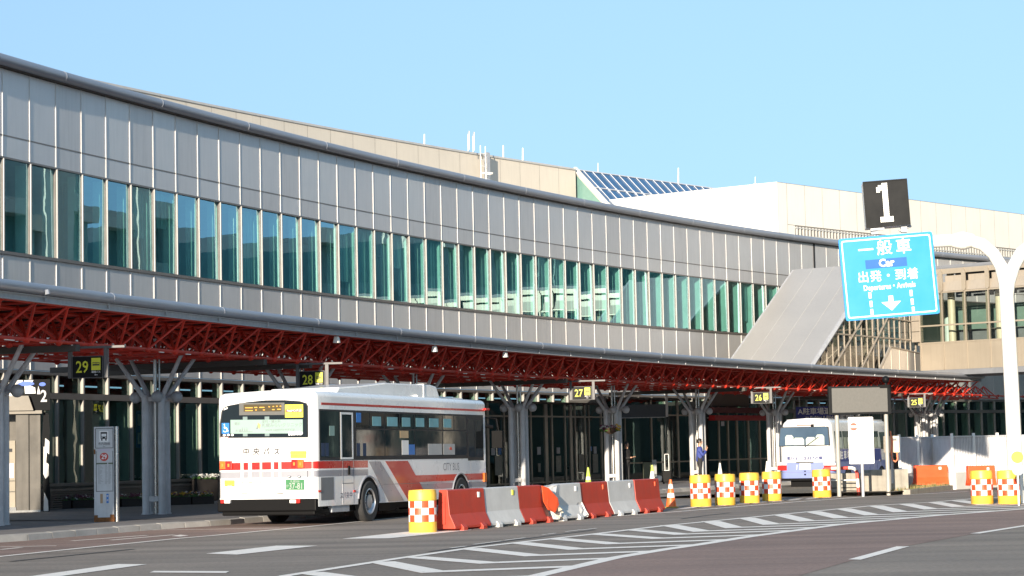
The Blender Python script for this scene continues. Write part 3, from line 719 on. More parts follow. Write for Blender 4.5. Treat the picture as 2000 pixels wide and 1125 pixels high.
# glass skylight
SK = thing('glass_skylight', tuple(P(1121, 332, 159.4)), 0, 'sloping blue glass skylight with pale glazing bars behind the white corner block', 'skylight')
r0 = P(1121, 331.5, 159.4); r1 = P(1400, 369.5, 173.6); nrm = Vector((.766, -.643, 0)); E_ = 5.0
dv = nrm * E_ + Vector((0, 0, -E_))
SKYG = mat('blue skylight glass', (0.03, 0.10, 0.22), 0.12, 0.0, 0.25, 0.6, spec=0.9)
b = MB(); b.add([r0, r1, r1 + dv, r0 + dv], [(0, 1, 2, 3)]); b.build('glazing', SKYG, SK, world=True, recalc=False)
b = MB(); N = 17; up = Vector((.3, -.25, .4)).normalized() * .08
for k in range(N + 1):
    a = r0.lerp(r1, k / N); b.tube(a + up * .6, a + dv + up * .6, .03, 6); b.tube(a + dv * .27 + up * .6, a + dv * .34 + up * .6, .055, 6)
for s in (.0, .30): b.tube(r0 + dv * s + up * .6, r1 + dv * s + up * .6, .05, 6)
b.build('glazing_bar', mat('pale glazing bar', (.55, .56, .58), .4), SK, world=True)
b = MB(); a = r0 - Vector((.05, .05, 0)); b.add([a, a + dv, a + Vector((0, 0, -E_))], [(0, 1, 2)]); b.build('gable', mat('pale green glazing', (.13, .24, .21), .2), SK, world=True, recalc=False)
b = MB(); b.tube(r0 + up, r0 + dv + up, .22, 6); b.tube(r0, r0 - Vector((0, 0, E_)), .12, 6)
b.build('gable_frame', CREAM, SK, world=True)
# white corner block
c0 = P(1518, 355, 150); dl = Vector((-12.1, 9, 0)).normalized(); drr = Vector((23.6, 25, 0)).normalized(); zt = c0.z; c0 = Vector((c0.x, c0.y, 0))
WBK = thing('white_corner_block', (c0.x, c0.y, 0), 0, 'pale panelled corner block on the roof with a bright sunlit left face', 'roof block')
b = MB(); j = MB(); lv = MB()
def pw(d, n, s0, z0, z1, M, step, zs=None):
    for k in range(n):
        a = c0 + d * (step * k + .014 + s0); c = c0 + d * (step * (k + 1) - .014 + s0)
        M.add([(p.x, p.y, z) for z in (z0, z1) for p in (a, c)], [(0, 1, 3, 2)])
ZL = 17.6
pw(dl, 8, 0, 14.9, zt, b, 2.35); pw(dl, 8, 0, 10, 14.86, b, 2.35)
pw(drr, 1, 0, 14.9, zt, b, 1.1); pw(drr, 1, 0, 10, 14.86, b, 1.1)
pw(drr, 18, 1.1, ZL, zt, b, 2.2); pw(drr, 1, 1.1, 10, ZL - .03, b, .9)
for d, L in ((dl, 18.8), (drr, 40.6)):
    nn = d.cross(Vector((0, 0, 1))) * (1 if d is drr else -1)
    a = c0 - nn * .05; c = c0 + d * L - nn * .05
    j.add([(p.x, p.y, z) for z in (10, zt - .02) for p in (a, c)], [(0, 1, 3, 2)])
nr = drr.cross(Vector((0, 0, 1)))
b.build('wall', CREAM, WBK, world=True, recalc=False); j.build('panel_joint', JOINT, WBK, world=True, recalc=False)
for k in range(96):
    a = c0 + drr * (2.2 + k * .4); lv.tube((a.x, a.y, 13), (a.x, a.y, ZL - .1), .07, 5)
for k in range(9):
    a = c0 + drr * 2.0 + nr * .03; c = c0 + drr * 40.6 + nr * .03; zz = 13 + k * .55; lv.tube((a.x, a.y, zz), (c.x, c.y, zz), .05, 5)
lv.build('louvre', mat('louvre metal', (.42, .42, .40), .5), WBK, world=True)
b = MB(); e = c0 + drr * 40.6; l = c0 + dl * 18.8; q = e + dl * 18.8
b.add([(p.x, p.y, zt - .01) for p in (c0 + nr * .05, e + nr * .05, q, l)], [(0, 1, 2, 3)]); b.build('roof', GREYSTEEL, WBK, world=True, recalc=False)

# ------------------------------------------------------------------ stair enclosure
SA = R(33.0); S0 = Vector((10.75, 104.0, 0)); st = Vector((math.sin(SA), math.cos(SA), 0)); sn = Vector((math.cos(SA), -math.sin(SA), 0))
SM = Matrix.Identity(4)
for k in range(3): SM[k][0], SM[k][1], SM[k][2] = st[k], -sn[k], (0, 0, 1)[k]
SM.translation = S0      # local x along, y inward, z up
SE = thing('stair_enclosure', tuple(S0 + st * 10), 0, 'sloping grey metal clad stair enclosure rising to the bridge with streaked reflections', 'stair enclosure')
def zr_(s): return 6.0 + .657 * (s - 9.2)
SW = 5.15; STOP = 18.2
STM = mat('brushed enclosure metal', (0.50, 0.48, 0.455), 0.34, 0.45, 0.05, 0.25, streak=.05)
b = MB(SM)
ZT_ = zr_(STOP)
for k in range(4):
    y0, y1 = SW * k / 4 + .012, SW * (k + 1) / 4 - .012
    b.add([(7.6, y0, zr_(7.6)), (STOP, y0, ZT_), (STOP, y1, ZT_), (7.6, y1, zr_(7.6)), (7.6, y0, zr_(7.6) - .25), (STOP, y0, ZT_ - .25), (STOP, y1, ZT_ - .25), (7.6, y1, zr_(7.6) - .25)], [(0,1,2,3),(4,7,6,5),(0,4,5,1),(1,5,6,2),(2,6,7,3),(3,7,4,0)])
b.build('sloping_roof', STM, SE, world=True)
b = MB(SM); b.box((STOP + .01, 0, ZT_ - .35), (24.2, SW, ZT_)); b.build('flat_roof', STM, SE, world=True)
b = MB(SM)
for k in range(1, 4): b.tube((7.6, SW * k / 4, zr_(7.6) + .01), (STOP, SW * k / 4, ZT_ + .01), .009, 5)
b.build('seam', RIB, SE, world=True)
b = MB(SM); b.tube((7.6, -.03, zr_(7.6) - .1), (STOP, -.03, ZT_ - .1), .13, 6); b.tube((7.6, SW, zr_(7.6) - .1), (STOP, SW, ZT_ - .1), .10, 6); b.build('edge_trim', GREYSTEEL, SE, world=True)
b = MB(SM); b.prism([(7.6, 4.8), (24, 4.8), (24, ZT_ - .36), (STOP, ZT_ - .3), (7.6, zr_(7.6) - .26)], 1, SW - .15, SW - .05); b.build('rear_wall', mat('lobby interior wall', (.30, .25, .20), .7, 0, .2), SE, world=True)
# ------------------------------------------------------------------ glazed lobby side under the roof
LBY = thing('glazed_lobby', tuple(S0 + st * 12), 0, 'glazed stair lobby wall with diagonal struts between the sloping enclosure and the bridge', 'glass lobby')
TAN = mat('tan lobby metal', (0.36, 0.315, 0.26), 0.45, 0.3, 0.06, .5, streak=.06)
def zlim(s): return min(zr_(s) - .27, ZT_ - .36)
b = MB(SM)
for k in range(20):
    s = 9.0 + k * .78
    if zlim(s) > 5.3: b.box((s - .028, .05, 4.9), (s + .028, .14, zlim(s)))
b.box((12.4, .03, 7.7), (24.1, .1, 7.78))
b.build('mullion', TAN, LBY, world=True)
b = MB(SM); b.add([(7.9, .1, 4.9), (24.1, .1, 4.9), (24.1, .1, ZT_ - .37), (STOP, .1, ZT_ - .37), (7.9, .1, zr_(7.9) - .28)], [(0, 1, 2, 3, 4)]); b.build('pane', GLASSB, LBY, world=True, recalc=False)
b = MB(SM)
b.tube((10.8, .0, 5.1), (17.9, .0, 9.9), .055, 6); b.tube((14.6, .0, 5.1), (19.6, .0, 8.9), .055, 6); b.tube((19.6, .0, 8.9), (24, .0, 8.8), .04, 6)
b.build('strut', TAN, LBY, world=True)
b = MB(SM); b.prism([(16.9, 5.0), (24.1, 5.0), (24.1, 6.95), (19.6, 7.2)], 1, -.12, .02); b.build('lower_panel', STM, LBY, world=True)
b = MB(SM); b.tube((16.9, -.13, 5.1), (19.6, -.13, 7.22), .05, 6); b.tube((19.6, -.13, 7.22), (24.1, -.13, 6.97), .05, 6)
for s in (18.4, 19.6, 20.8, 22.0, 23.1): b.tube((s, -.13, 5.0), (s, -.13, 7.15 if s > 19 else 6.2), .022, 6)
b.build('panel_trim', TAN, LBY, world=True)
b = MB(SM); b.box((12, 4.0, 4.8), (24, 4.2, 7.0), 0); b.box((11.6, .5, 6.5), (24, 4.8, 6.7), 0); b.box((11.6, .9, 4.9), (24, 1.0, 6.5), 0)
for s in (11.8, 13.8, 16.1, 18.6, 21.2): b.tube((s, 2.0, 4.9), (s, 2.0, zlim(s)), .30, 12, mi=1)
b.build('interior', [MATS['lobby interior wall'], mat('lobby column', (.60, .53, .42), .5)], LBY, world=True)
b = MB(SM)
for k in range(5): b.tube((13.2, 1.0, 6.9 + k * .33), (24, 1.0, 6.9 + k * .33), .028, 6)
for k in range(9): b.tube((13.2 + k * 1.3, 1.0, 6.7), (13.2 + k * 1.3, 1.0, 8.3), .028, 6)
b.build('railing', TAN, LBY, world=True)

# ------------------------------------------------------------------ bridge over the road
BD = Vector((.75, -.66, 0)).normalized(); BO = Vector((23.75, 123.0, 0)); BNn = Vector((BD.y, -BD.x, 0))   # facing the camera side
if BNn.y > 0: BNn = -BNn
BM = Matrix.Identity(4)
for k in range(3): BM[k][0], BM[k][1], BM[k][2] = BD[k], -BNn[k], (0, 0, 1)[k]
BM.translation = BO
BR = thing('glazed_bridge', tuple(BO), 0, 'tan glazed pedestrian bridge reaching from the terminal over the road on the right', 'footbridge')
BTAN = mat('sunlit tan bridge panel', (0.33, 0.285, 0.225), 0.42, 0.3, 0.06, .4, streak=.08)  # one even tan colour for the bridge panels and mullions
LEN = 14.9
b = MB(BM)
for k in range(10):
    x0, x1 = k * 1.5 + .015, k * 1.5 + 1.485; e = [rnd.uniform(-.005, .005) for _ in range(4)]
    b.add([(x0, e[0], 5.92), (x1, e[1], 5.92), (x1, e[2], 7.5), (x0, e[3], 7.5)], [(0, 1, 2, 3)])
    b.add([(x0, e[0], 11.5), (x1, e[1], 11.5), (x1, e[2], 11.75), (x0, e[3], 11.75)], [(0, 1, 2, 3)])
b.build('side_panel', BTAN, BR, world=True, recalc=False)
b = MB(BM); b.box((0, .02, 5.9), (LEN, .12, 7.5)); b.box((0, .02, 11.5), (LEN, .12, 11.8)); b.box((0, 0.02, 5.6), (LEN, 4.5, 5.9)); b.box((0, .0, 11.8), (LEN, 4.5, 11.95)); b.box((0, .1, 7.3), (LEN, 4.4, 7.42)); b.box((0, 4.4, 5.9), (LEN, 4.5, 8.4)); b.box((0, 4.3, 10.4), (LEN, 4.5, 11.8)); b.box((0, 3.9, 8.4), (LEN, 4.0, 9.8), 1)
b.build('deck', [mat('bridge soffit grey', (.16, .17, .19), .6), mat('bridge far wall', (.16, .24, .22), .6)], BR, world=True)
b = MB(BM)
for k in range(10):
    b.box((k * 1.5 - .035, -.05, 5.92), (k * 1.5 + .035, .06, 11.75))
    if k > 0: b.prism([(k*1.5 - .13, 10.55), (k*1.5 - .05, 10.42), (k*1.5 + .05, 10.42), (k*1.5 + .13, 10.55), (k*1.5 + .13, 11.5), (k*1.5 + .05, 11.62), (k*1.5 - .05, 11.62), (k*1.5 - .13, 11.5)], 1, -.12, -.05)
    b.box((k * 1.5 - .32, .25, 7.4), (k * 1.5 - .12, .4, 10.4))
for zz in (7.5, 8.5, 10.4, 11.5): b.box((0, -.03, zz - .045), (LEN, .05, zz + .045))
b.build('mullion', BTAN, BR, world=True)
for k in range(9):
    g = MB(BM); x0, x1 = k * 1.5 + .03, k * 1.5 + 1.47
    g.add([(x0, .02, 7.54), (x1, .02, 7.54), (x1, .02, 10.36), (x0, .02, 10.36)], [(0, 1, 2, 3)]); g.build('pane', GLASSB, BR, world=True, recalc=False)
    g = MB(BM); g.add([(x0, .02, 10.46), (x1, .02, 10.46), (x1, .16, 11.0), (x0, .16, 11.0)], [(0, 1, 2, 3)]); g.box((x0 + .12, .2, 10.95), (x1 - .12, .24, 11.35)); g.build('vent_panel', TAN, BR, world=True)
b = MB(BM)
for x in (1.2, 4.3, 9): b.tube((x, 1.6, 7.4), (x, 1.6, 11.7), .22, 12)
b.build('column', mat('lobby column', (0, 0, 0)), BR, world=True)
b = MB(BM)
for k in range(7): b.box((-.55, -.06, 7.6 + k * .62), (.02, .3, 8.19 + k * .62))
b.build('end_panel', TAN, BR, world=True, bevel=.01)

# beige building across the road, out of frame, seen in the glass
PK = thing('facing_building', (30, 96, 0), 0, 'long facing building across the road seen only as a reflection in the terminal windows', 'building')
pd = Vector((.2425, .970, 0)); pn = Vector((-.970, .2425, 0)); o = Vector((23.5, 60, 0))
b = MB()
def wallbox(s0, s1, z0, z1, d0, d1, mi=0):
    A = [o + pd * s + pn * d for s, d in ((s0, d0), (s1, d0), (s1, d1), (s0, d1))]
    b.add([(p.x, p.y, z0) for p in A] + [(p.x, p.y, z1) for p in A], [(0,3,2,1),(4,5,6,7),(0,1,5,4),(1,2,6,5),(2,3,7,6),(3,0,4,7)], mi)
for s0, s1 in ((-6, 52), (62, 130)):
    wallbox(s0, s1, 0, 5.4, -14, -1, 1)
    for k in range(3): wallbox(s0, s1, 5.4 + k * 3.6, 6.2 + k * 3.6, -14, 0, 0); wallbox(s0, s1, 6.2 + k * 3.6, 9.0 + k * 3.6, -14, -1.0, 1)
    wallbox(s0, s1, 16.2, 17.2, -14, .3, 2)
    k = s0
    while k < s1: wallbox(k, k + .6, 0, 16.2, -1, .1, 0); k += 6.3
wallbox(36, 41, 0, 23, -10, .6, 2); wallbox(45.5, 47, 0, 21, -8, .6, 2); wallbox(80, 84, 0, 19, -10, .6, 2)
b.build('wall', [mat('grey teal facing wall', (.30, .45, .43), .7, 0, .1), mat('deep opening', (.15, .31, .31), .5), CREAM], PK, world=True)
# ------------------------------------------------------------------ large bus
A_ = R(20.5); BW2, BL, BH = 1.34, 11.3, 3.23
BUS = thing('city_bus', (-6.036, 51.27, 0), -A_, 'large white city bus with red and grey stripes seen from behind at the kerb', 'bus', rx=-.0045)
def RX(px): return (px - 515) * .01381
def RZ(px, y): return 1.64 + (HZ(px) - y) * (51.2 / FPX)
def T(px): k = (px - 1000) / FPX; return (k * 50.8 + 4.78) / (.350 - .937 * k)
def SZ(px, y): t = T(px); return 1.64 + (HZ(px) - y) * ((50.8 + .937 * t) / FPX) + .0045 * t
def body_mesh(name, W2, L, z0, H, off, mats, cuts, mfun, parent, camber=.05, taper=0.0):
    bm = bmesh.new(); vs = []
    for y in (0, L):
        for x, z in ((-W2, z0), (W2, z0), (W2, H), (-W2, H)): vs.append(bm.verts.new((x, y, z)))
    for f in ((0,1,2,3),(7,6,5,4),(0,4,5,1),(1,5,6,2),(2,6,7,3),(3,7,4,0)): bm.faces.new([vs[i] for i in f])
    bmesh.ops.recalc_face_normals(bm, faces=bm.faces)
    es = [e for e in bm.edges if not all(abs(v.co.z - z0) < 1e-6 for v in e.verts)]
    bmesh.ops.bevel(bm, geom=es, offset=off, segments=5, affect='EDGES', profile=0.5)
    bmesh.ops.bisect_plane(bm, geom=bm.verts[:] + bm.edges[:] + bm.faces[:], plane_co=(0, 0, 0), plane_no=(1, 0, 0))
    for co, no in cuts: bmesh.ops.bisect_plane(bm, geom=bm.verts[:] + bm.edges[:] + bm.faces[:], plane_co=co, plane_no=no)
    for v in bm.verts:
        if v.co.z > H - 1e-4: v.co.z += camber * (1 - (v.co.x / W2) ** 2)
        elif taper and v.co.z > 1.3: v.co.x *= 1 - taper * (v.co.z - 1.3) / (H - 1.3)
        if taper and v.co.z > H - off: pass
    for f in bm.faces: c = f.calc_center_median(); f.material_index = mfun(c); f.smooth = True
    me = bpy.data.meshes.new(name); bm.to_mesh(me); bm.free()
    for M in mats: me.materials.append(M)
    try: me.set_sharp_from_angle(angle=R(35))
    except Exception: pass
    o = bpy.data.objects.new(name, me); COL.objects.link(o); o.parent = parent; return o
zb = [1.17, 1.325, 1.365, 1.545]
slope = .0
def busmat(c):
    if c.y < 2.98 and abs(c.z) < 3:
        lim = 2.98 - (c.z - 1.17) * .0
        if zb[2] < c.z < zb[3]: return 1
        if zb[0] < c.z < zb[1]: return 2
    return 0
body_mesh('body', BW2, BL, .46, BH, .15, [WHITE, BUSRED, BUSGREY], [((0, 0, z), (0, 0, 1)) for z in zb] + [((0, 2.98, 0), (0, 1, 0)), ((0, 1.0, 0), (0, 1, 0)), ((0, 8, 0), (0, 1, 0))], busmat, BUS)
def side(poly, M, name, d0=.002, d1=.006, mats=None):   # poly of (px, py) on the right flank
    b = MB(); b.prism([(T(px), SZ(px, y)) for px, y in poly], 0, BW2 + d0, BW2 + d1); return b.build(name, M, BUS)
def sideyz(poly, M, name, d0=.002, d1=.006, parent=None):
    b = MB(); b.prism(poly, 0, BW2 + d0, BW2 + d1); return b.build(name, M, parent or BUS)
# stripes
sideyz([(.3, 2.905), (11.1, 2.905), (11.1, 2.96), (.3, 2.96)], BUSRED, 'roof_stripe')
sideyz([(3.02, 1.52), (3.72, 1.52), (5.22, .48), (4.22, .48)], BUSGREY, 'diagonal_stripe')
sideyz([(4.05, 1.52), (5.5, 1.52), (6.88, .48), (5.5, .48)], BUSRED, 'diagonal_stripe')
sideyz([(6.02, 1.13), (11.2, 1.13), (11.2, .95), (6.25, .95)], BUSRED, 'low_stripe')
sideyz([(6.32, .90), (11.2, .90), (11.2, .75), (6.5, .75)], BUSGREY, 'low_stripe')
# rear window
def rear(poly, M, name, d0=.002, d1=.006, parent=None):
    b = MB(); b.prism(poly, 1, -d1, -d0); return b.build(name, M, parent or BUS)
def rpx(x0, y0, x1, y1): return [(RX(x0), RZ(x0, y1)), (RX(x1), RZ(x1, y1)), (RX(x1), RZ(x1, y0)), (RX(x0), RZ(x0, y0))]
wp = [(-1.225, 2.17), (1.10, 2.13), (1.115, 2.16), (1.115, 2.86), (1.08, 2.93), (.9, 2.985), (.5, 3.02), (0, 3.03), (-.5, 3.0), (-1.0, 2.93), (-1.12, 2.88), (-1.18, 2.80), (-1.23, 2.5)]
gw = rear(wp, VGLASS, 'rear_window', .0, .012)
rear([(x * 1.025 - .002, 2.58 + (z - 2.58) * 1.035) for x, z in wp], DARK, 'rear_window_seal', .0, .006)
D = .016
rear(rpx(463, 787, 552, 811), mat('destination box', (.10, .10, .095), .6), 'destination_box', .012, D, gw)
rear(rpx(472, 790, 546, 804), mat('led field', (.035, .025, .004), .5, emit=(.30, .16, .0, .08)), 'destination_display', D, D + .003, gw)
LED = mat('amber led', (.4, .2, .03), .5, emit=(1, .50, .06, .45))
b = MB()
for x0, x1, y in ((475,490,796.5),(493,499,796),(503,513,796),(475,490,802),(495,498,801),(510,514,801),(528,533,800.5),(538,545,800),(521,524,795),(529,532,794.5),(536,539,794),(543,546,794)): b.prism(rpx(x0, y - .9, x1, y + .9), 1, -D - .006, -D - .003)
b.build('led_text', LED, gw)
rear(rpx(445.5, 820, 587, 847), PAPER, 'advert_banner', .012, D, gw)
F = fr((0, -D - .001, 0), (1, 0, 0), (0, 0, 1))
def rt(body, px, py, hpx, M, par, bold=0, sx=1, name='lettering', d=0.0, sp=1.0): return text(body, hpx * .0125 * 1.35, F @ Matrix.Translation((RX(px), RZ(px, py), d)), M, par, name, bold=bold, sx=sx, ext=.001, spacing=sp)
rt('産科・婦人科', 526, 824, 5, GREYINK, gw); rt('札幌みらいクリニック', 547, 831, 6.5, GREYINK, gw, sx=1.0); rt('www.sapporo-mirai.jp', 543, 839.5, 5.5, GREYINK, gw, sx=.95)
rt('健診', 459, 828, 4.5, GREYINK, gw); rt('大通', 461, 842, 5, GREYINK, gw)
b = MB(); b.prism([(RX(500), RZ(500, 826)), (RX(505), RZ(505, 830)), (RX(503), RZ(503, 838)), (RX(499), RZ(499, 834))], 1, -D - .003, -D); b.prism([(RX(496), RZ(496, 838)), (RX(500), RZ(500, 829)), (RX(500), RZ(500, 838))], 1, -D - .003, -D, 1); b.build('advert_emblem', [mat('lime leaf', (.45, .65, .12), .6), GREYINK], gw)
b = MB()
for x in (469, 474, 478): b.prism([(RX(x - 1), RZ(x, 842)), (RX(x + 1), RZ(x, 842)), (RX(x), RZ(x, 834))], 1, -D - .003, -D)
b.prism(rpx(463, 843, 489, 844), 1, -D - .003, -D); b.build('advert_tree', GREYINK, gw)
rear(rpx(553, 791, 588, 816), YELLOW, 'yellow_notice', .012, D, gw)
rear(rpx(554, 800, 587, 806.5), CHKR, 'red_notice_band', D, D + .003, gw)
rt('千歳地区', 571, 796, 4.5, INK, gw); rt('PASMO共通', 571, 803.2, 4.5, WHITEINK, gw, d=.004); rt('小銭不要', 571, 810.5, 3.6, INK, gw)
rear(rpx(428, 826, 443, 847), BLUEP, 'wheelchair_sticker', .012, D, gw)
b = MB(); cx, cz = RX(435), RZ(435, 839)
b.M = Matrix.Translation((cx, -D - .002, cz)) @ Matrix.Rotation(R(90), 4, 'X')
b.pipe([(.055 * math.cos(t) , .055 * math.sin(t), 0) for t in np.arange(-2.6, 2.2, .3)][::-1], .010, 6); b.sphere((-.02, .125, 0), .018, 8); b.pipe([(-.018, .1, 0), (-.01, .03, 0), (.045, .03, 0), (.07, -.04, 0), (.095, -.03, 0)], .012, 6)
b.build('wheelchair_symbol', WHITEINK, gw)
b = MB()
for px, py in ((433, 850), (441, 849.5), (449, 849.5)): b.prism([(RX(px) + .04 * math.cos(t), RZ(px, py) + .025 * math.sin(t)) for t in np.arange(0, 6.28, .4)], 1, -D, -.012)
b.build('round_sticker', CHKW, gw)
rear(rpx(425, 853.5, 441, 858), mat('salmon label', (.75, .25, .2), .5), 'red_label', .012, D, gw); rt('乗降中', 433, 856, 4, WHITEINK, gw)
rt('HINO', 573, 847.2, 5.8, WHITEINK, gw, bold=.012, sx=1.45, name='maker_lettering')
rear([(RX(432), RZ(432, 801)), (RX(440), RZ(440, 798)), (RX(440), RZ(440, 795)), (RX(433), RZ(433, 798))], CHKW, 'interior_mirror', .012, D, gw)
for x in (470, 513): rear(rpx(x, 814, x + 9, 820), mat('seen through bus', (.16, .22, .22), .4), 'see_through_pane', .012, .0135, gw)
for x in (470, 513): rear(rpx(x, 847, x + 9, 852), MATS['seen through bus'], 'see_through_pane', .012, .0135, gw)
# rear panel pieces
D2 = .004
F2 = fr((0, -D2, 0), (1, 0, 0), (0, 0, 1))
def rt2(body, px, py, hpx, M, bold=0, sx=1, par=BUS, name='lettering', d=0): return text(body, hpx * .0125 * 1.3, F2 @ Matrix.Translation((RX(px), RZ(px, py), d)), M, par, name, bold=bold, sx=sx, ext=.001)
for ch, x in (('中', 475.5), ('央', 495.5), ('バ', 515.5), ('ス', 535.5)): rt2(ch, x, 883, 11, INK, bold=.006)
yn = rear(rpx(562, 881, 593, 895), YELLOW, 'yellow_notice'); rt2('バスがきたら合図', 577, 885, 3.6, INK, par=yn, d=.003); rt2('ご注意ください', 577, 891, 3.6, INK, par=yn, d=.003)
b = MB()
CRM = mat('engine grille', (.70, .66, .60), .4)
for x0, x1 in ((465,470.5),(480,487),(503,507),(525,530),(539.5,544.5)): b.prism(rpx(x0, 901, x1, 944), 1, -.02, -.002)
b.prism(rpx(467, 897, 545, 902.5), 1, -.02, -.002); b.prism(rpx(467, 941, 545, 945), 1, -.02, -.002)
b.build('engine_hatch', CRM, BUS)
for x0, side_ in ((424.5, 0), (565, 1)):
    l = MB()
    l.prism(rpx(x0, 900.5 - side_ * 3, x0 + 11.5, 917 - side_ * 3), 1, -.05, 0, 1 if side_ == 0 else 0); l.prism(rpx(x0 + 12, 900.5 - side_ * 3, x0 + 23.5, 917 - side_ * 3), 1, -.05, 0, 0 if side_ == 0 else 1)
    tl = l.build('tail_light', [REDLENS, AMBER], BUS, bevel=.008)
    q = MB()
    for k in (0, 12): 
        q.prism(rpx(x0 + 4 + k, 906 - side_ * 3, x0 + 7.5 + k, 912 - side_ * 3), 1, -.056, -.05)
    q.build('lens', mat('lens core', (.8, .25, .05), .2), tl)
for x0, x1, y, in ((428, 434, 979), (575.5, 582, 977.5)):
    q = MB(); q.prism(rpx(x0, y - 3.5, x1, y + 4), 1, -.10, -.0); q.build('rear_reflector', REDLENS, BUS, bevel=.006)
for x0, x1, y in ((435, 446, 980), (563, 575, 978.5)):
    q = MB(); q.prism(rpx(x0, y - 3.5, x1, y + 3), 1, -.10, 0); q.build('reverse_light', CHKW, BUS, bevel=.006)
pl = rear(rpx(553, 936, 588.5, 956), PLATEGREEN, 'number_plate', .004, .02)
F3 = fr((0, -.021, 0), (1, 0, 0), (0, 0, 1))
PLW = mat('plate white', (.34, .36, .34), .5)
text('札幌200', .07, F3 @ Matrix.Translation((RX(571), RZ(571, 940), 0)), PLW, pl, ext=.001); text('37-81', .205, F3 @ Matrix.Translation((RX(573), RZ(573, 949.3), 0)), PLW, pl, bold=.002, ext=.001, sx=.80); text('か', .08, F3 @ Matrix.Translation((RX(556.5), RZ(556, 949), 0)), PLW, pl, ext=.001)
b = MB()
for x in (561, 580): b.sphere((RX(x), -.05, RZ(x, 931)), .035, 8)
b.build('plate_lamp', CHROME, BUS)
yl = rear(rpx(432, 938, 452.5, 949), YELLOW, 'yellow_label'); rt2('低公害車', 442, 943.5, 3.8, INK, par=yl, d=.003)
b = MB()
for x0, x1, y in ((465, 478, 964.5), (535, 548, 963), (433, 438, 949.5), (447, 452, 949.5)): b.prism(rpx(x0, y - .8, x1, y + .8), 1, -.006, .01)
b.build('hatch_handle', BLACK, BUS)
b = MB()
for x, y0, y1 in ((423, 922, 973), (595, 918, 972)): b.prism(rpx(x - .5, y0, x + .5, y1), 1, -.003, .01)
b.prism(rpx(440, 898.6, 464, 899.4), 1, -.003, .01); b.prism(rpx(545, 896, 562, 896.8), 1, -.003, .01)
b.build('panel_seam', INK, BUS)
b = MB(); b.box((-1.33, -.03, .36), (1.33, .35, .655)); b.box((-1.25, .06, .26), (1.25, 1.2, .40)); b.build('rear_bumper', BLACK, BUS, bevel=.03)
b = MB(); b.box((-1.2, .5, .30), (1.2, BL - .4, .50)); b.build('chassis', BLACK, BUS)
# side glazing
def swin(px0, px1, z0, z1, name='side_window', d1=.012):
    b = MB(); b.box((BW2 + .0, T(px0), z0), (BW2 + d1, T(px1), z1)); return b.build(name, VGLASS, BUS)
b = MB(); y0, y1 = T(618), T(937.5)
b.box((BW2, y0, 1.56), (BW2 + .007, T(907), 2.80)); b.box((BW2, T(907), 1.50), (BW2 + .007, y1, 2.80)); b.build('window_surround', DARK, BUS)
swin(619.5, 656.5, 1.64, 2.76)
dr = MB(); dr.box((BW2, T(659), 1.58), (BW2 + .012, T(661.5), 2.74)); dr.box((BW2, T(681), 1.58), (BW2 + .012, T(683.5), 2.74)); dr.box((BW2, T(661.5), 2.69), (BW2 + .012, T(681), 2.74)); dr.box((BW2, T(661.5), 1.58), (BW2 + .012, T(681), 1.63))
dro = dr.build('emergency_door', WHITE, BUS); b = MB(); b.box((BW2, T(661.5), 1.63), (BW2 + .011, T(681), 2.69)); b.build('pane', VGLASS, dro)
b = MB(); b.box((BW2, T(673), 1.20), (BW2 + .03, T(676), 1.42)); b.build('handle', BLACK, dro, bevel=.008)
b = MB()
for x in (663, 684): b.box((BW2, T(x) - .008, .5), (BW2 + .004, T(x) + .008, 1.58))
b.box((BW2, T(662), .98), (BW2 + .004, T(683), 1.0)); b.box((BW2, T(912) - .008, .5), (BW2 + .004, T(912) + .008, 1.55)); b.box((BW2, 3.9, .92), (BW2 + .008, 9, .93)); b.build('panel_seam', GREYINK, BUS)
xs = [688.5, 716, 744.5, 774, 803.5, 828, 857.5, 880, 905]
for a, c in zip(xs, xs[1:]):
    swin(a + .8, c - .8, 2.36, 2.75)
for a, c in ((688.5, 745), (745, 803.5), (803.5, 857.5), (857.5, 905)): swin(a + .8, c - .8, 1.66, 2.32)
swin(908.5, 920, 1.60, 2.66, 'front_window'); swin(922, 936, 1.60, 2.66, 'front_window')
PD = BW2 + .012
for px0, px1, M in ((721,738,PAPER),(750,770,TEALPAPER),(779,795,TEALPAPER),(806,822,TEALPAPER),(832,850,TEALPAPER),(860,875,TEALPAPER)):
    z0 = 2.40; b = MB(); b.box((PD, T(px0), z0 + .02), (PD + .003, T(px1), z0 + .26)); b.build('window_notice', TEALPAPER, BUS)
b = MB(); b.box((PD, T(637), 2.16), (PD + .003, T(647), 2.40)); b.build('window_notice', PAPER, BUS)
SEATB = mat('dark blue seat', (.02, .04, .09), .7)
for px in (621, 629, 690, 702): b = MB(); b.box((PD, T(px), 1.66), (PD + .002, T(px + 6.5), 1.98)); b.build('seat_back', SEATB, BUS, bevel=.001)
b = MB(); b.box((PD, T(690), 2.5), (PD + .003, T(699), 2.74)); b.build('blue_notice', BLUEP, BUS)
b = MB(); b.box((PD, T(774.5), 2.12), (PD + .003, T(791), 2.31)); b.build('orange_notice', mat('tan notice', (.5, .36, .2), .6), BUS)
b = MB(); b.box((PD, T(778), 1.68), (PD + .003, T(791), 2.06)); b.build('reflected_sign', CHKW, BUS)
b = MB(); b.box((PD, T(791.5), 1.68), (PD + .003, T(803), 1.95)); b.build('blue_notice', BLUEP, BUS)
for a, c in ((829, 856), (858.5, 881)): b = MB(); b.box((PD, T(a), 1.67), (PD + .003, T(c), 1.97)); b.build('white_poster', mat('grey white poster', (.42, .42, .41), .6), BUS)
b = MB(); b.M = Matrix.Translation((PD + .003, T(873), 1.80)); b.prism([(.09 * math.cos(t), .09 * math.sin(t)) for t in np.arange(0, 3.2, .3)], 0, 0, .003); b.build('red_mark', CHKR, BUS)
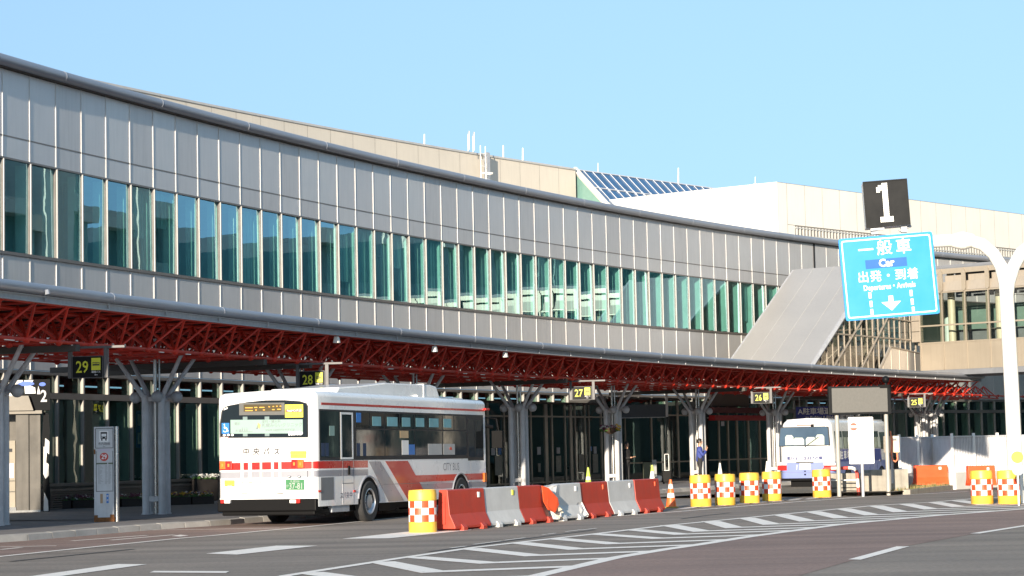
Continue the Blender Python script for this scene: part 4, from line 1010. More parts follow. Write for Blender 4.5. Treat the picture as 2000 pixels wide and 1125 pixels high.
# lettering on the flank, and the vent, number
Fs = fr((BW2 + .004, 0, 0), (0, 1, 0), (0, 0, 1))
text('CITY BUS', .30, Fs @ Matrix.Translation((T(874), 1.33, 0)), GREYINK, BUS, bold=-.002, ext=.001, sx=.95)
for k, ch in enumerate('スバ央中'): text(ch, .17, Fs @ Matrix.Translation((T(660 + k * 6.0), SZ(671, 967.5), 0)), GREYINK, BUS, bold=.002, ext=.001)
b = MB(); b.box((BW2, T(620), SZ(632, 976)), (BW2 + .006, T(645), SZ(632, 932))); b.build('side_grille', mat('grille grey', (.20, .20, .205), .5), BUS)
b = MB(); b.box((BW2, T(662) , .47), (BW2 + .003, T(684), .98)); b.build('service_flap', WHITE, BUS)
for px in (615, 683): b = MB(); b.box((BW2, T(px), SZ(px, 961)), (BW2 + .02, T(px) + .12, SZ(px, 957))); b.build('side_marker', REDLENS, BUS)
b = MB(); b.box((BW2 - .02, BL - .35, .88), (BW2 + .04, BL - .15, 1.14)); b.build('front_indicator', AMBER, BUS, bevel=.01)
# wheels
def wheel(par, x, y, r, wd, sgn, name='wheel'):
    b = MB(Matrix.Translation((x, y, r)) @ Matrix.Rotation(R(90) * sgn, 4, 'Y'))
    t = b.lathe([(r * .62, -wd), (r * .93, -wd), (r, -wd * .85), (r, -.03), (r * .94, 0), (r * .66, .0), (r * .62, -.02)], n=36).build(name, TYRE, par, smooth=True)
    b = MB(Matrix.Translation((x, y, r)) @ Matrix.Rotation(R(90) * sgn, 4, 'Y'))
    b.lathe([(r * .64, -.01), (r * .60, .0), (r * .56, -.05), (r * .36, -.11), (r * .33, -.02), (r * .18, .0), (.001, .01)], n=28); b.build('rim', CHROME, t, smooth=True)
    n = MB(Matrix.Translation((x, y, r)) @ Matrix.Rotation(R(90) * sgn, 4, 'Y'))
    for k in range(8): n.tube((r * .40 * math.cos(k * .785), r * .40 * math.sin(k * .785), -.11), (r * .40 * math.cos(k * .785), r * .40 * math.sin(k * .785), -.04), .02, 6)
    n.build('wheel_nut', CHROME, t)
    return t
for y in (T(711) + .05, 9.2):
    arch = [(y + .63 * math.cos(t), .5 + .64 * math.sin(t)) for t in np.arange(0, 3.15, .2)] + [(y - .63, .462), (y + .63, .462)]
    sideyz(arch, BLACK, 'wheel_arch', .0, .008)
    arc2 = [(BW2 + .01, y + .64 * math.cos(t), .5 + .65 * math.sin(t)) for t in np.arange(0, 3.15, .2)]
    b = MB(); b.pipe(arc2, .025, 6); b.build('arch_lip', BUSGREY, BUS)
    wheel(BUS, BW2 + .05, y, .515, .28, 1); wheel(BUS, -BW2 - .0, y, .515, .28, -1)
for k, y in enumerate((3.4, 5.5)):
    b = MB(); b.box((.9, y + .4, .25), (1.25, y + 1.5, .5)); b.build('underfloor_box', BLACK, BUS)
b = MB(); b.box((.8, .9, .3), (1.31, 1.9, .46)); b.build('underfloor_box', GREYSTEEL, BUS)
# roof unit
b = MB(); y0, y1 = T(668), T(842)
zr = BH + .02
prof = [(2.0, zr), (2.15, zr + .14), (3.6, zr + .22), (5.0, zr + .33), (8.1, zr + .36), (8.5, zr + .32), (8.75, zr)]
b.prism(prof, 0, -.95, .95); ru = b.build('roof_unit', WHITE, BUS, bevel=.04)
b = MB(); b.box((-.96, 7.55, zr), (.965, 7.6, zr + .37)); b.box((.9, 6.9, zr - .02), (1.05, 7.1, zr + .05)); b.build('strap', CHKW, ru)
b = MB(); b.prism([(8.8, BH), (8.9, BH + .09), (10.8, BH + .07), (10.9, BH)], 0, -.8, .8); b.build('roof_hatch', WHITE, BUS, bevel=.02)
# mirrors
b = MB(); b.pipe([(1.2, BL, 2.75), (1.55, BL + .25, 2.7), (1.62, BL + .25, 2.3)], .025, 8); b.box((1.44, BL + .12, 1.85), (1.76, BL + .28, 2.35)); b.pipe([(1.3, BL - .02, 2.5), (1.5, BL + .1, 2.45)], .06, 8); mo = b.build('mirror', BLACK, BUS, bevel=.03)
b = MB(); b.box((1.30, BL - .25, 2.94), (1.42, BL + .05, 3.0)); b.build('corner_lamp', REDLENS, BUS, bevel=.008)

# ------------------------------------------------------------------ minibus
MA = R(26.5); MY = 80.3; rc = Vector((12.0, 80.0, 0)) ; MW = 1.07; ML = 7.5; MH = 2.66
mdir = Vector((math.sin(MA), math.cos(MA), 0)); mr = Vector((math.cos(MA), -math.sin(MA), 0)); mo0 = rc - mr * MW
MBUS = thing('minibus', tuple(mo0), -MA, 'white and lavender blue minibus seen from behind on the right', 'minibus')
MBLUE = mat('lavender blue paint', (.20, .245, .50), .3, 0, .04, coat=.4); NAVY = mat('navy side band', (.05, .07, .26), .4)
body_mesh('body', MW, ML, .38, MH, .24, [WHITE, MBLUE], [((0, 0, 1.06), (0, 0, 1)), ((0, 0, 1.3), (0, 0, 1)), ((0, 0, 2.0), (0, 0, 1)), ((0, .7, 0), (0, 1, 0)), ((0, 6, 0), (0, 1, 0))], lambda c: 1 if c.z < 1.06 else 0, MBUS, camber=.07, taper=.10)
K = 80.6 / FPX
mc = (1514 + 1619) / 2
def mx(px): return (px - mc) * K / math.cos(MA) * 1.015
def mz(px, y): return 1.64 + (HZ(px) - y) * K
def mrear(l, M, name, d0=.002, d1=.01, par=None):
    b = MB(); b.prism([(mx(a), mz(a, c)) for a, c in l], 1, -d1, -d0); return b.build(name, M, par or MBUS)
def rect(x0, y0, x1, y1): return [(x0, y1), (x1, y1), (x1, y0), (x0, y0)]
wn = mrear([(1518.5, 871), (1608.5, 869), (1606.5, 836), (1604, 834.5), (1524, 836), (1522, 838)], mat('rear minibus glass', (.05, .08, .12), .08, 0, .2, .9, spec=.8), 'rear_window', 0, .03)
mrear([(1517.5, 872.5), (1610, 870.5), (1608, 834), (1605, 833), (1523, 834.5), (1520.5, 837)], DARK, 'rear_window_seal', 0, .02)
SEAT = mat('pale seat back', (.42, .47, .42), .7)
for x0, x1, y0 in ((1530, 1545, 850), (1545, 1564, 855), (1567, 1585, 854), (1585, 1600, 849)):
    mrear([(x0, 869.5), (x1, 869), (x1, y0 + 4), (x1 - 3, y0), (x0 + 3, y0), (x0, y0 + 4)], SEAT, 'seat_back', .03, .034, wn)
b = MB(); b.tube((mx(1590), -.05, mz(1590, 854)), (mx(1564), -.05, mz(1564, 874)), .012, 6); b.build('wiper', BLACK, MBUS)
mrear(rect(1551, 830, 1576, 832), mat('high brake lamp', (.30, .08, .05), .4), 'high_brake_light')
b = MB(); b.box((mx(1577), -.06, mz(1577, 834)), (mx(1582), -.0, mz(1577, 829))); b.build('wiper_pivot', BLACK, MBUS)
bn = mrear([(1532, 898.5), (1595, 897.5), (1595, 891), (1532, 892)], mat('sticker outline', (.05, .06, .16), .5), 'sticker', .002, .006)
Fm = fr((0, -.007, 0), (1, 0, 0), (0, 0, 1))
text('P.C駐車場シャトルバス', .125, Fm @ Matrix.Translation((mx(1563.5), mz(1563, 895), 0)), WHITEINK, bn, bold=.004, ext=.001, sx=.90)
mrear(rect(1554, 905.5, 1574, 917), CHKW, 'number_plate', .002, .02)
mrear(rect(1548, 902.5, 1579, 904.5), BLACK, 'plate_lamp_bar', .002, .03)
for x0, x1 in ((1514.5, 1531), (1598, 1618.5)):
    o = mrear(rect(x0, 909, x1, 918.5), REDLENS, 'tail_light', .0, .04); mrear(rect(x0, 903.5, x1, 908.5), CHKW, 'lens', .0, .038, o)
b = MB(); b.prism(rect(mx(1517), .46, mx(1617), .37), 1, -.06, .2); b.build('rear_bumper', BLACK, MBUS)
mrear(rect(1516, 922.3, 1616, 922.9), GREYINK, 'panel_seam', .001, .003); mrear(rect(1562, 925, 1565, 928), BLACK, 'latch', .001, .02); mrear(rect(1562, 919, 1565, 921), BLACK, 'latch', .001, .02)
b = MB(); b.tube((mx(1548.5), -.01, mz(1548, 917)), (mx(1549.5), -.01, mz(1548, 908)), .012, 5); b.build('number_mark', CHKW, MBUS)
# flank
def mflank(y0, y1, z0, z1, M, name, d0=.0, d1=.01, tap=True):
    b = MB(); q = lambda z: MW * (1 - .10 * max(0, z - 1.3) / (MH - 1.3)) if tap else MW
    vs = []
    for y in (y0, y1):
        for z in (z0, z1): vs += [(q(z) + d0 - .02, y, z), (q(z) + d1, y, z)]
    b.add(vs, [(1,5,7,3),(0,2,6,4),(0,1,3,2),(4,6,7,5),(2,3,7,6),(0,4,5,1)]); return b.build(name, M, MBUS)
mflank(.35, 6.2, 1.06, 1.52, NAVY, 'side_band')
for y0, y1 in ((.35, 1.25), (1.35, 2.3), (2.4, 3.3), (3.4, 4.3), (4.4, 5.2), (5.35, 6.0)): 
    mflank(y0, y1, 1.55, 2.22, mat('side minibus glass', (.06, .08, .07), .08, 0, .3, 1.2, spec=.8), 'side_window', 0, .014)
    for k in range(2): mflank(y0 + .1 + k * .42, y0 + .42 + k * .42, 1.56, 1.98, SEAT if k else mat('greenish curtain', (.30, .34, .27), .7), 'curtain', .014, .017)
mflank(6.15, 6.9, 1.50, 2.18, MATS['side minibus glass'], 'front_window', 0, .014)
Fq = fr((MW + .012, 0, 0), (0, 1, 0), (0, 0, 1))
text('C駐車場', .36, Fq @ Matrix.Translation((.45, 1.28, 0)), WHITEINK, MBUS, bold=.008, ext=.001, align='LEFT', spacing=1.5)
b = MB()
for y in (6.1, 5.2): b.box((MW, y - .006, .5), (MW + .004, y + .006, 1.5))
b.box((MW, 5.9, 1.02), (MW + .03, 6.05, 1.08)); b.build('panel_seam', GREYINK, MBUS)
for y in (1.75, 6.2):
    b = MB(); b.prism([(y + .46 * math.cos(t), .36 + .47 * math.sin(t)) for t in np.arange(0, 3.15, .25)] + [(y - .46, .37), (y + .46, .37)], 0, MW, MW + .008); b.build('wheel_arch', BLACK, MBUS)
    wheel(MBUS, MW + .02, y, .38, .2, 1); wheel(MBUS, -MW - .02, y, .38, .2, -1)
b = MB(); b.box((-.75, .3, .12), (-.25, 1.0, .42)); b.box((.2, .3, .15), (.8, 1.2, .42)); b.box((-.9, 1.3, .2), (.9, 6, .42)); b.box((-.7,.2,.02),(.55,.26,.4)); b.build('underbody', BLACK, MBUS)
b = MB(); b.pipe([(MW, 6.95, 1.7), (MW + .25, 7.1, 1.75), (MW + .25, 7.1, 1.5)], .02, 6); b.box((MW + .14, 7.05, 1.4), (MW + .36, 7.12, 1.85)); b.build('mirror', BLACK, MBUS, bevel=.01)

# ------------------------------------------------------------------ drums
def make_drum():
    t = thing('crash_drum', (0, 0, 0), 0, 'x', 'traffic drum', 'yellow drums with chequered bands')
    r = .30
    b = MB(); b.lathe([(.01, .0), (r - .015, .0), (r, .02), (r, .20), (r + .006, .215), (r - .006, .222), (r - .006, .232), (r - .014, .24), (r - .014, .665), (r - .006, .672), (r + .004, .685), (r + .006, .70), (r, .72), (r + .004, .80), (r - .004, .84), (r - .01, .895), (r - .03, .902), (r - .05, .86), (.01, .855)], n=48)
    b.build('drum_body', YDRUM, t, smooth=True)
    b = MB(); b.lathe([(r - .002, .23), (r - .002, .377), (r - .002, .525), (r - .002, .672)], n=48, mif=lambda i, j: ((i // 4) + j) % 2); b.build('chequered_band', [CHKW, CHKR], t, smooth=True)
    b = MB(); b.box((-.03, -r - .012, .86), (.03, -r + .05, .91)); b.build('lug', YDRUM, t, bevel=.008)
    return t
DR = [((797+854)/2,1041,'yellow chequered drum nearest the camera, in front of the first red barrier'),(1368.5,990,'leftmost of the four yellow drums in a row beyond the orange cone'),(1415.5,987,'second from the left of the four yellow drums beyond the orange cone'),(1463.5,983,'third from the left of the four yellow drums beyond the orange cone'),(1507,979,'rightmost of the four yellow drums in a row, left of the minibus tail'),(1605,972,'yellow chequered drum beside the red and white pipe guard'),(1917.5,985,'left drum of the pair by the white sign pole'),(1970.5,985,'right drum of the pair, directly in front of the white sign pole')]
pr = make_drum()
for k, (px, py, lab) in enumerate(DR):
    p = gp(px, py); p.y += .3; p.x = P(px, py - 35, p.y).x; rz = rnd.uniform(0, .5) - R(7.5)
    tilt = Matrix.Rotation(R(rnd.uniform(-1.2, 1.2)), 4, 'Y')
    if k == 0: pr.matrix_basis = Matrix.Translation(p) @ Matrix.Rotation(rz, 4, 'Z'); pr['label'] = lab
    else: d = dup(pr, p, rz, lab); d.matrix_basis = d.matrix_basis @ tilt

# ------------------------------------------------------------------ barriers
p0 = gp(856, 1041); p1 = gp(1302, 999); bd = (p1 - p0).normalized(); ba = math.atan2(bd.y, bd.x); p0 = p0 + bd * .8; SEG = (p1 - p0).length / 7
def make_barrier(c, L, name='traffic_barrier'):
    t = thing(name, (0, 0, 0), 0, 'x', 'barrier', 'red and white barriers')
    h = .885; z = .05
    prof = [(-.275, z), (-.275, z + .05), (-.15, .36), (-.105, h - .02), (-.085, h), (.085, h), (.105, h - .02), (.15, .36), (.275, z + .05), (.275, z)]
    b = MB(); nx = 5
    for k in range(nx):
        b.prism(prof, 0, .015 + (L - .03) * k / nx, .015 + (L - .03) * (k + 1) / nx)
    b = MB(); b.prism(prof, 0, .015, L - .015); b.build('body', c, t, bevel=.012)
    for x in (.42, L - .42):
        f = MB(); f.prism([(-.33, 0), (-.33, .07), (-.27, .14), (.27, .14), (.33, .07), (.33, 0)], 0, x - .10, x + .10); f.build('foot', c, t, bevel=.008)
    r = MB(); r.box((L - .36, -.135, h - .20), (L - .26, -.085, h - .08)); r.build('reflector', YELLOW if False else CHKW, t, bevel=.01)
    r = MB(); r.box((-.01, -.05, .15), (.025, .05, .75)); r.box((L - .025, -.05, .15), (L + .01, .05, .75)); r.build('end_lug', c, t)
    return t
bars = {}
labs = ['first red barrier in the row, directly behind the nearest drum','first grey white barrier in the row, with a yellow reflector','second red barrier in the row, with a bright orange torn end','damaged grey white barrier with a broken left end','red barrier between two grey white ones, right of the damaged one','last grey white barrier before the end of the row','last red barrier of the row, next to the orange cone']
for k in range(7):
    c = BARRED if k % 2 == 0 else BARWHT
    o = make_barrier(c, SEG); o['label'] = labs[k]
    jit = rnd.uniform(-.02, .02)
    loc = p0 + bd * (SEG * k) + inward(bd) * (.30 + jit); ang = ba + R(rnd.uniform(-.5, .5))
    if k == 3: ang -= R(1.5)
    o.matrix_basis = Matrix.Translation(loc) @ Matrix.Rotation(ang, 4, 'Z')
    for ch in o.children:
        if k == 1 and ch.name.startswith('reflector'): ch.data.materials[0] = YELLOW
        if k in (4, 6) and ch.name.startswith('reflector'): ch.data.materials[0] = BARORG
        if k in (2, 3) and ch.name.startswith('body'):
            bm = bmesh.new(); bm.from_mesh(ch.data)
            for cut in np.arange(.12, SEG, .12): bmesh.ops.bisect_plane(bm, geom=bm.verts[:] + bm.edges[:] + bm.faces[:], plane_co=(cut, 0, 0), plane_no=(1, 0, 0))
            for cut in np.arange(.12, .9, .1): bmesh.ops.bisect_plane(bm, geom=bm.verts[:] + bm.edges[:] + bm.faces[:], plane_co=(0, 0, cut), plane_no=(0, 0, 1))
            if k == 3:
                for v in bm.verts:
                    d = .55 - v.co.x
                    if d > 0:
                        v.co.y += .16 * math.sin(d * 6 + v.co.z * 5) * d * 1.3 + rnd.uniform(-.03, .03) * (d > .2); v.co.x += (.10 + .16 * math.sin(v.co.z * 7)) * d * 1.2 + rnd.uniform(-.02, .02); v.co.z -= .10 * d * (v.co.z > .6)
                    if v.co.z < .4 and SEG - v.co.x < .3: v.co.y += rnd.uniform(-.05, .03)
            else:
                for v in bm.verts:
                    d = v.co.x - (SEG - .55)
                    if d > 0: v.co.y += .30 * d * (1.1 - v.co.z) ; v.co.x -= .35 * d * abs(v.co.z - .4); v.co.z -= .10 * d * (v.co.z > .7)
            bm.to_mesh(ch.data); bm.free()
    if k == 2:
        b = MB(); L = SEG
        b.add([(L - .58, -.16, .86), (L - .35, -.22, .80), (L - .02, -.30, .55), (L + .0, -.32, .40), (L - .25, -.33, .22), (L - .52, -.28, .30), (L - .6, -.2, .5)], [(0,1,2,3,4,5,6)])
        q = b.build('torn_flap', BARORG, o, recalc=False); sol = q.modifiers.new('s', 'SOLIDIFY'); sol.thickness = .02
    if k == 3:
        b = MB(); 
        for q in range(16):
            x, y, z = rnd.uniform(-.12, .35), -.2 + rnd.uniform(-.22, .05), rnd.uniform(.02, .32); s = rnd.uniform(.03, .12)
            b.add([(x, y, z), (x + s, y - s * .4, z + s * .3), (x + s * .6, y + s * .2, z + s), (x - s * .3, y - s * .1, z + s * .7), (x + s * .2, y - s * .8, z + s * .4)], [(0,1,2,3),(0,1,4),(1,2,4),(2,3,4),(3,0,4)])
        b.build('broken_piece', mat('cream broken foam', (.62, .55, .42), .8, 0, .2), o)
# two red barriers further right
o = make_barrier(BARORG, 1.25); o['label'] = 'orange red barrier before the white fence, left of the leafy plant'; q = G(1787, 949, .16); o.matrix_basis = Matrix.Translation(q + Vector((.05, .35, 0))) @ Matrix.Rotation(R(8), 4, 'Z') @ Matrix.Diagonal((1, 1, .82, 1))
o = make_barrier(BARORG, 1.15); o['label'] = 'orange red barrier half hidden behind the pair of drums'; q = Vector((P(1889, 930, 73.6).x, 73.6, .14)); o.matrix_basis = Matrix.Translation(q) @ Matrix.Rotation(R(6), 4, 'Z') @ Matrix.Diagonal((.85, 1, .82, 1))

# ------------------------------------------------------------------ cones
def cone(name, px, py, zg, h, lab, top, bands):
    t = thing(name, tuple(G(px, py, zg)), 0, lab, 'traffic cone', 'traffic cones')
    b = MB(); b.box((-.19, -.19, 0), (.19, .19, .04)); b.build('base', mat('cone base', (.30, .22, .05), .6) if bands else BLACK, t, bevel=.015)
    b = MB(); n = 6
    prof = [(.15 - .115 * (k / 6), .04 + (h - .04) * k / 6) for k in range(7)]
    b.lathe(prof + [(.001, h)], n=24, mif=lambda i, j: (1 if j in bands else 0)); b.build('cone_body', [top, CHKW], t, smooth=True)
ORNG = mat('orange cone plastic', (.78, .14, .03), .5, 0, .08); LIMEC = mat('lime cone plastic', (.55, .72, .10), .5, 0, .08); WHC = mat('white cone plastic', (.78, .80, .76), .5)
cone('traffic_cone', 1311, 992, 0, .80, 'orange and white cone at the end of the barrier row', ORNG, (2, 4))
cone('traffic_cone', 1149.5, 951, .15, .82, 'lime cone on the pavement behind the barriers, in front of the glass doors', LIMEC, (2,))
cone('traffic_cone', 1018, 954, .15, .9, 'pale cone leaning by the foot of the column beside the bus front', WHC, ())
cone('traffic_cone', 1274.5, 947, .15, .85, 'white cone with a lime tip beside the upright suitcase', LIMEC, (0, 1, 2, 3))
cone('traffic_cone', 1407, 941, .15, .85, 'white cone behind the gap between the first two drums of the row', WHC, (1, 2))
cone('traffic_cone', 1499, 936, .15, .85, 'white cone just left of the minibus tail light', WHC, (1, 2, 3))

# ------------------------------------------------------------------ white sign pole, blue sign, number box
PY = 57.6; GS = PY / 49.9
gx = P(1981, 860, PY).x; 
SP = thing('sign_pole', (gx, PY, 0), 0, 'thick white Y shaped sign pole with two arms curving out near the right edge', 'sign pole')
def loc(px, py): p = P(px, py, PY); return Vector((p.x - gx, 0, p.z))
base = loc(1986, 984); neck = loc(1964, 540)
b = MB(); b.pipe([Vector((base.x, 0, 0)), loc(1976, 760), neck], [.18 * GS, .172 * GS, .165 * GS], 24); b.tube((base.x, 0, 0), (base.x, 0, .04), .30, 24); b.build('pole', POLEW, SP, smooth=True)
b = MB(); b.pipe([loc(1966, 590), loc(1963, 552), loc(1955, 520), loc(1940, 495), loc(1918, 477), loc(1890, 469), loc(1850, 470), loc(1815, 472), loc(1700, 480)], .152 * GS, 20); b.build('arm', POLEW, SP, smooth=True)
b = MB(); b.pipe([loc(1966, 590), loc(1970, 552), loc(1980, 520), loc(1995, 493), loc(2020, 474), loc(2060, 462), loc(2200, 455)], .152 * GS, 20); b.build('arm', POLEW, SP, smooth=True)
f = loc(1880, 470); b = MB()
b.tube(f + Vector((-.05, 0, 0)), f + Vector((.05, 0, 0)), .25, 16); b.tube(f + Vector((-.30, 0, 0)), f + Vector((-.05, 0, 0)), .18, 16, r1=.25); b.tube(f + Vector((.05, 0, 0)), f + Vector((.30, 0, 0)), .25, 16, r1=.18); b.build('flange', POLEW, SP, smooth=True)
b = MB()
for k in range(6): a = k * 1.047; b.tube(f + Vector((-.12, .2 * math.cos(a), .2 * math.sin(a))), f + Vector((.12, .2 * math.cos(a), .2 * math.sin(a))), .025, 6)
b.build('bolt', CHROME, SP)
# direction sign
SGY = PY - .32
ctr = P(1736.5, 539.5, SGY); rollS = R(3.55)
def sgn(px, py):   # panel-local coordinates from the photo measurement
    return (px - 1736.5) * SGY / FPX / GS, -(py - 539.5) * SGY / FPX / GS
DS = thing('direction_sign', tuple(ctr), 0, 'large tilted sky blue road sign reading Car Departures Arrivals in white', 'road sign')
DS.matrix_basis = Matrix.Translation(ctr) @ Matrix.Rotation(-rollS, 4, 'Y') @ Matrix.Scale(GS, 4)
hw, hh = 1.11, .975
b = MB(); r = .05
def rr(w_, h_, r): return [(sx * (w_ - r) + r * math.cos(a), sz * (h_ - r) + r * math.sin(a)) for sx, sz, a0 in ((1, 1, 0), (-1, 1, 90), (-1, -1, 180), (1, -1, 270)) for a in (R(a0), R(a0 + 45), R(a0 + 90))]
b.prism(rr(hw, hh, r), 1, 0, .05); b.build('panel', SIGNBLUE, DS)
o = rr(hw - .055, hh - .055, .05); q = rr(hw - .085, hh - .085, .035); b = MB(); n = len(o)
b.add([(x, -.004, z) for x, z in o] + [(x, -.004, z) for x, z in q], [(i, (i + 1) % n, n + (i + 1) % n, n + i) for i in range(n)]); b.build('border', CHKW, DS)
Fd = fr((0, -.006, 0), (1, 0, 0), (0, 0, 1))
cr_, sr_ = math.cos(rollS + .021), math.sin(rollS + .021)
def dsl(px, py): x, z = sgn(px, py); return (x * cr_ + z * sr_, -x * sr_ + z * cr_)
def dt(body, px, py, size, bold=0, sx=1): x, z = dsl(px, py); text(body, size, Fd @ Matrix.Translation((x, z, 0)), CHKW, DS, bold=bold, sx=sx, ext=.002)
for ch, x, y in (('一', 1691.5, 490), ('般', 1728, 485), ('車', 1765.5, 482)): dt(ch, x, y, .38, .004)
x0, z0 = dsl(1732, 513.5); b = MB(); b.box((x0 - .50, -.004, z0 - .105), (x0 + .48, -.001, z0 + .105)); b.build('band', SIGNBLUE2, DS)
dt('Car', 1731.5, 513.5, .25, .008, .95)
for ch, x, y in (('出', 1686, 543), ('発', 1710.5, 541), ('・', 1735, 539.5), ('到', 1759, 537.5), ('着', 1783, 535.5)): dt(ch, x, y, .28, .003)
dt('Departures・Arrivals', 1737, 559.5, .175, .004, .80)
b = MB()
for x, y in ((1698.5, 577), (1700.5, 594), (1702, 610), (1779, 572.5), (1781, 589.5), (1783, 605.5)):
    u, v = dsl(x, y); b.box((u - .032, -.006, v - .072), (u + .032, -.002, v + .072))
b.build('lane_dash', CHKW, DS)
b = MB(); u, v = dsl(1740, 591); b.prism([(u - .055, v + .16), (u - .055, v + .02), (u - .23, v + .02), (u, v - .19), (u + .23, v + .02), (u + .055, v + .02), (u + .055, v + .16)], 1, -.006, -.002); b.build('arrow', CHKW, DS)
b = MB()
for x in (-.6, .6): b.box((x - .05, .05, .55), (x + .05, .22, .9))
b.build('clamp', GREYSTEEL, DS)
# number box
nb = P(1731.5, 397, SGY - .05); NX = thing('lane_number_box', tuple(nb), 0, 'black square box with a white dotted number 1 above the blue sign', 'number sign')
NX.matrix_basis = Matrix.Translation(nb) @ Matrix.Rotation(R(-2.6), 4, 'Y') @ Matrix.Rotation(R(-6), 4, 'Z') @ Matrix.Scale(GS, 4)
b = MB(); b.box((-.515, 0, -.545), (.515, .62, .545)); b.build('housing', CHKW, NX, bevel=.006)
b = MB(); b.box((-.52, -.012, -.55), (.52, -.0, .55)); b.build('face', SBLACK, NX)
b = MB(); b.box((-.52, -.03, -.55), (-.49, -.012, .55)); b.box((.49, -.03, -.55), (.52, -.012, .55)); b.box((-.49, -.03, .52), (.49, -.012, .55)); b.box((-.49, -.03, -.55), (.49, -.012, -.52)); b.build('face_rim', SBLACK, NX)
b = MB()
DOT = mat('white led dot', (.75, .74, .68), .5, emit=(1, .97, .88, .12))
cell = .0445
rows = ['...####','..#####','.######','.######','.##.###','....###'] + ['...####'] * 12 + ['.#######', '.#######', '.#######']
rows = ['....###', '..#####', '.######', '.######', '.##.###'] + ['....###'] * 13 + ['..#######', '..#######', '..#######']
for r_, row in enumerate(rows):
    for c_, ch in enumerate(row):
        if ch == '#':
            x = -.24 + c_ * cell; z = .465 - r_ * cell; b.box((x - .0185, -.018, z - .0185), (x + .0185, -.013, z + .0185))
b.build('numeral', DOT, NX)
b = MB(); b.box((-.4, .1, -.70), (-.25, .3, -.55)); b.box((.30, .1, -.70), (.44, .3, -.55)); b.tube((.25, .2, -.66), (.55, .2, -.56), .03, 6); b.box((-.42, .0, -.62), (-.1, .1, -.57)); b.build('bracket', GREYSTEEL, NX)
# delineator discs in front of the pole
dp = gp(1990, 1000); dp.y = 55.2
t = thing('delineator', (P(1987, 900, dp.y).x, dp.y, 0), 0, 'round yellow reflector disc above a grey disc on a thin post by the white pole', 'reflector post')
b = MB(); b.tube((0, .02, 0), (0, .02, 1.4), .025, 8); b.build('post', CHKW, t)
for zc, M, n in ((P(1986, 893, dp.y).z, YELLOW, 'yellow_disc'), (P(1988, 917, dp.y).z, mat('grey disc', (.38, .40, .46), .5), 'grey_disc')):
    b = MB(); b.tube((0, -.03, zc), (0, .01, zc), .155, 28); b.build(n, M, t)

# ------------------------------------------------------------------ display board
VY = 69.0
c = P(1680, 780, VY); t = thing('display_board', (c.x, VY, 0), 0, 'dark framed grey electronic display board on two posts', 'display board')
def vl(px, py): p = P(px, py, VY); return p.x - c.x, p.z
x0, z1 = vl(1618, 755); x1, z0 = vl(1742, 808)
b = MB(); b.box((x0, 0, z0), (x1, .30, z1)); b.build('housing', SBLACK, t, bevel=.012)
b = MB(); b.box((x0 + .10, -.012, z0 + .07), (x1 - .13, 0, z1 - .06)); b.build('screen', mat('grey led screen', (.095, .093, .086), .55, 0, .12, 12), t)
b = MB(); b.box((vl(1692, 0)[0], -.02, z1 - .09), (x1 + .01, .30, z1 + .02)); b.build('top_strip', BLACK, t)  # black strip over the right part of the top edge
for px in (1638.5, 1735): x = vl(px, 900)[0]; b = MB(); b.tube((x, .15, 0), (x, .15, z0), .068, 14); b.build('post', mat('grey post', (.36, .35, .32), .5), t, smooth=True)
b = MB(); x, z = vl(1731, 741); b.sphere((x, .1, z), .12, 14); b.tube((x, .1, z - .25), (x, .1, z), .04, 8); b.build('beacon', SBLACK, t, smooth=True)
# control box with red hose
p = P(1742, 868, 70.5); t = thing('control_box', tuple(p), 0, 'cream control box with an orange hose beside the display board post', 'control box')
b = MB(); b.box((-.24, 0, -.27), (.25, .25, .28)); b.build('cabinet', mat('cream cabinet', (.72, .60, .45), .5), t, bevel=.012)
b = MB(); b.box((-.02, -.01, .12), (.16, 0, .20)); b.box((-.10, -.012, -.25), (-.095, 0, .26)); b.build('vent', GREYINK, t)
b = MB(); b.pipe([(-.05, -.05, .45), (.0, -.08, .1), (-.04, -.08, -.3), (-.02, -.08, -.5), (.08, -.08, -.58), (.16, -.06, -.5), (.16, 0, -.27)], .03, 8); b.build('hose', mat('orange hose', (.75, .22, .10), .5), t, smooth=True)
b = MB(); b.tube((.0, .12, -1.3), (0, .12, -.27), .05, 8); b.build('post', GREYSTEEL, t)
# no entry notice board
NY = 68.3; c = P(1682, 860, NY); t = thing('notice_board', (c.x, NY, 0), 0, 'white notice board with a red no entry symbol and faint vertical text', 'notice board')
def nl(px, py): p = P(px, py, NY); return p.x - c.x, p.z
x0, z1 = nl(1656, 815); x1, z0 = nl(1708, 905.5)
b = MB(); b.prism([(x0 + (x1 - x0) / 2 + a, (z0 + z1) / 2 + q) for a, q in rr((x1 - x0) / 2, (z1 - z0) / 2, .03)], 1, 0, .03); bo = b.build('board', CHKW, t)
x, z = nl(1667, 833.5); b = MB(); b.M = Matrix.Translation((x, 0, z))
for s in (1, -1): b.prism([(.125 * math.cos(a), s * .125 * math.sin(a)) for a in np.arange(.28, 2.9, .17)], 1, -.006, 0)
b.build('no_entry_symbol', mat('faded red', (.70, .10, .06), .5), t)
Fn = fr((0, -.002, 0), (1, 0, 0), (0, 0, 1))
PINK = mat('faded pink print', (.74, .52, .50), .6); PBLUE = mat('faded blue print', (.56, .66, .74), .6); FGREY = mat('faded grey print', (.42, .42, .44), .6)
def vtext(s, px, y0, dy, size, M):
    for k, ch in enumerate(s):
        x, z = nl(px + k * .15, y0 + k * dy); text(ch, size, Fn @ Matrix.Translation((x, z, 0)), M, t, ext=.001)
vtext('一般車進入禁止', 1681, 829, 9.5, .13, PINK); vtext('送迎車両専用', 1691, 822, 8.5, .12, PBLUE); vtext('新千歳空港', 1664, 869, 6, .09, FGREY); vtext('ターミナル', 1670.5, 864, 6.5, .08, FGREY)
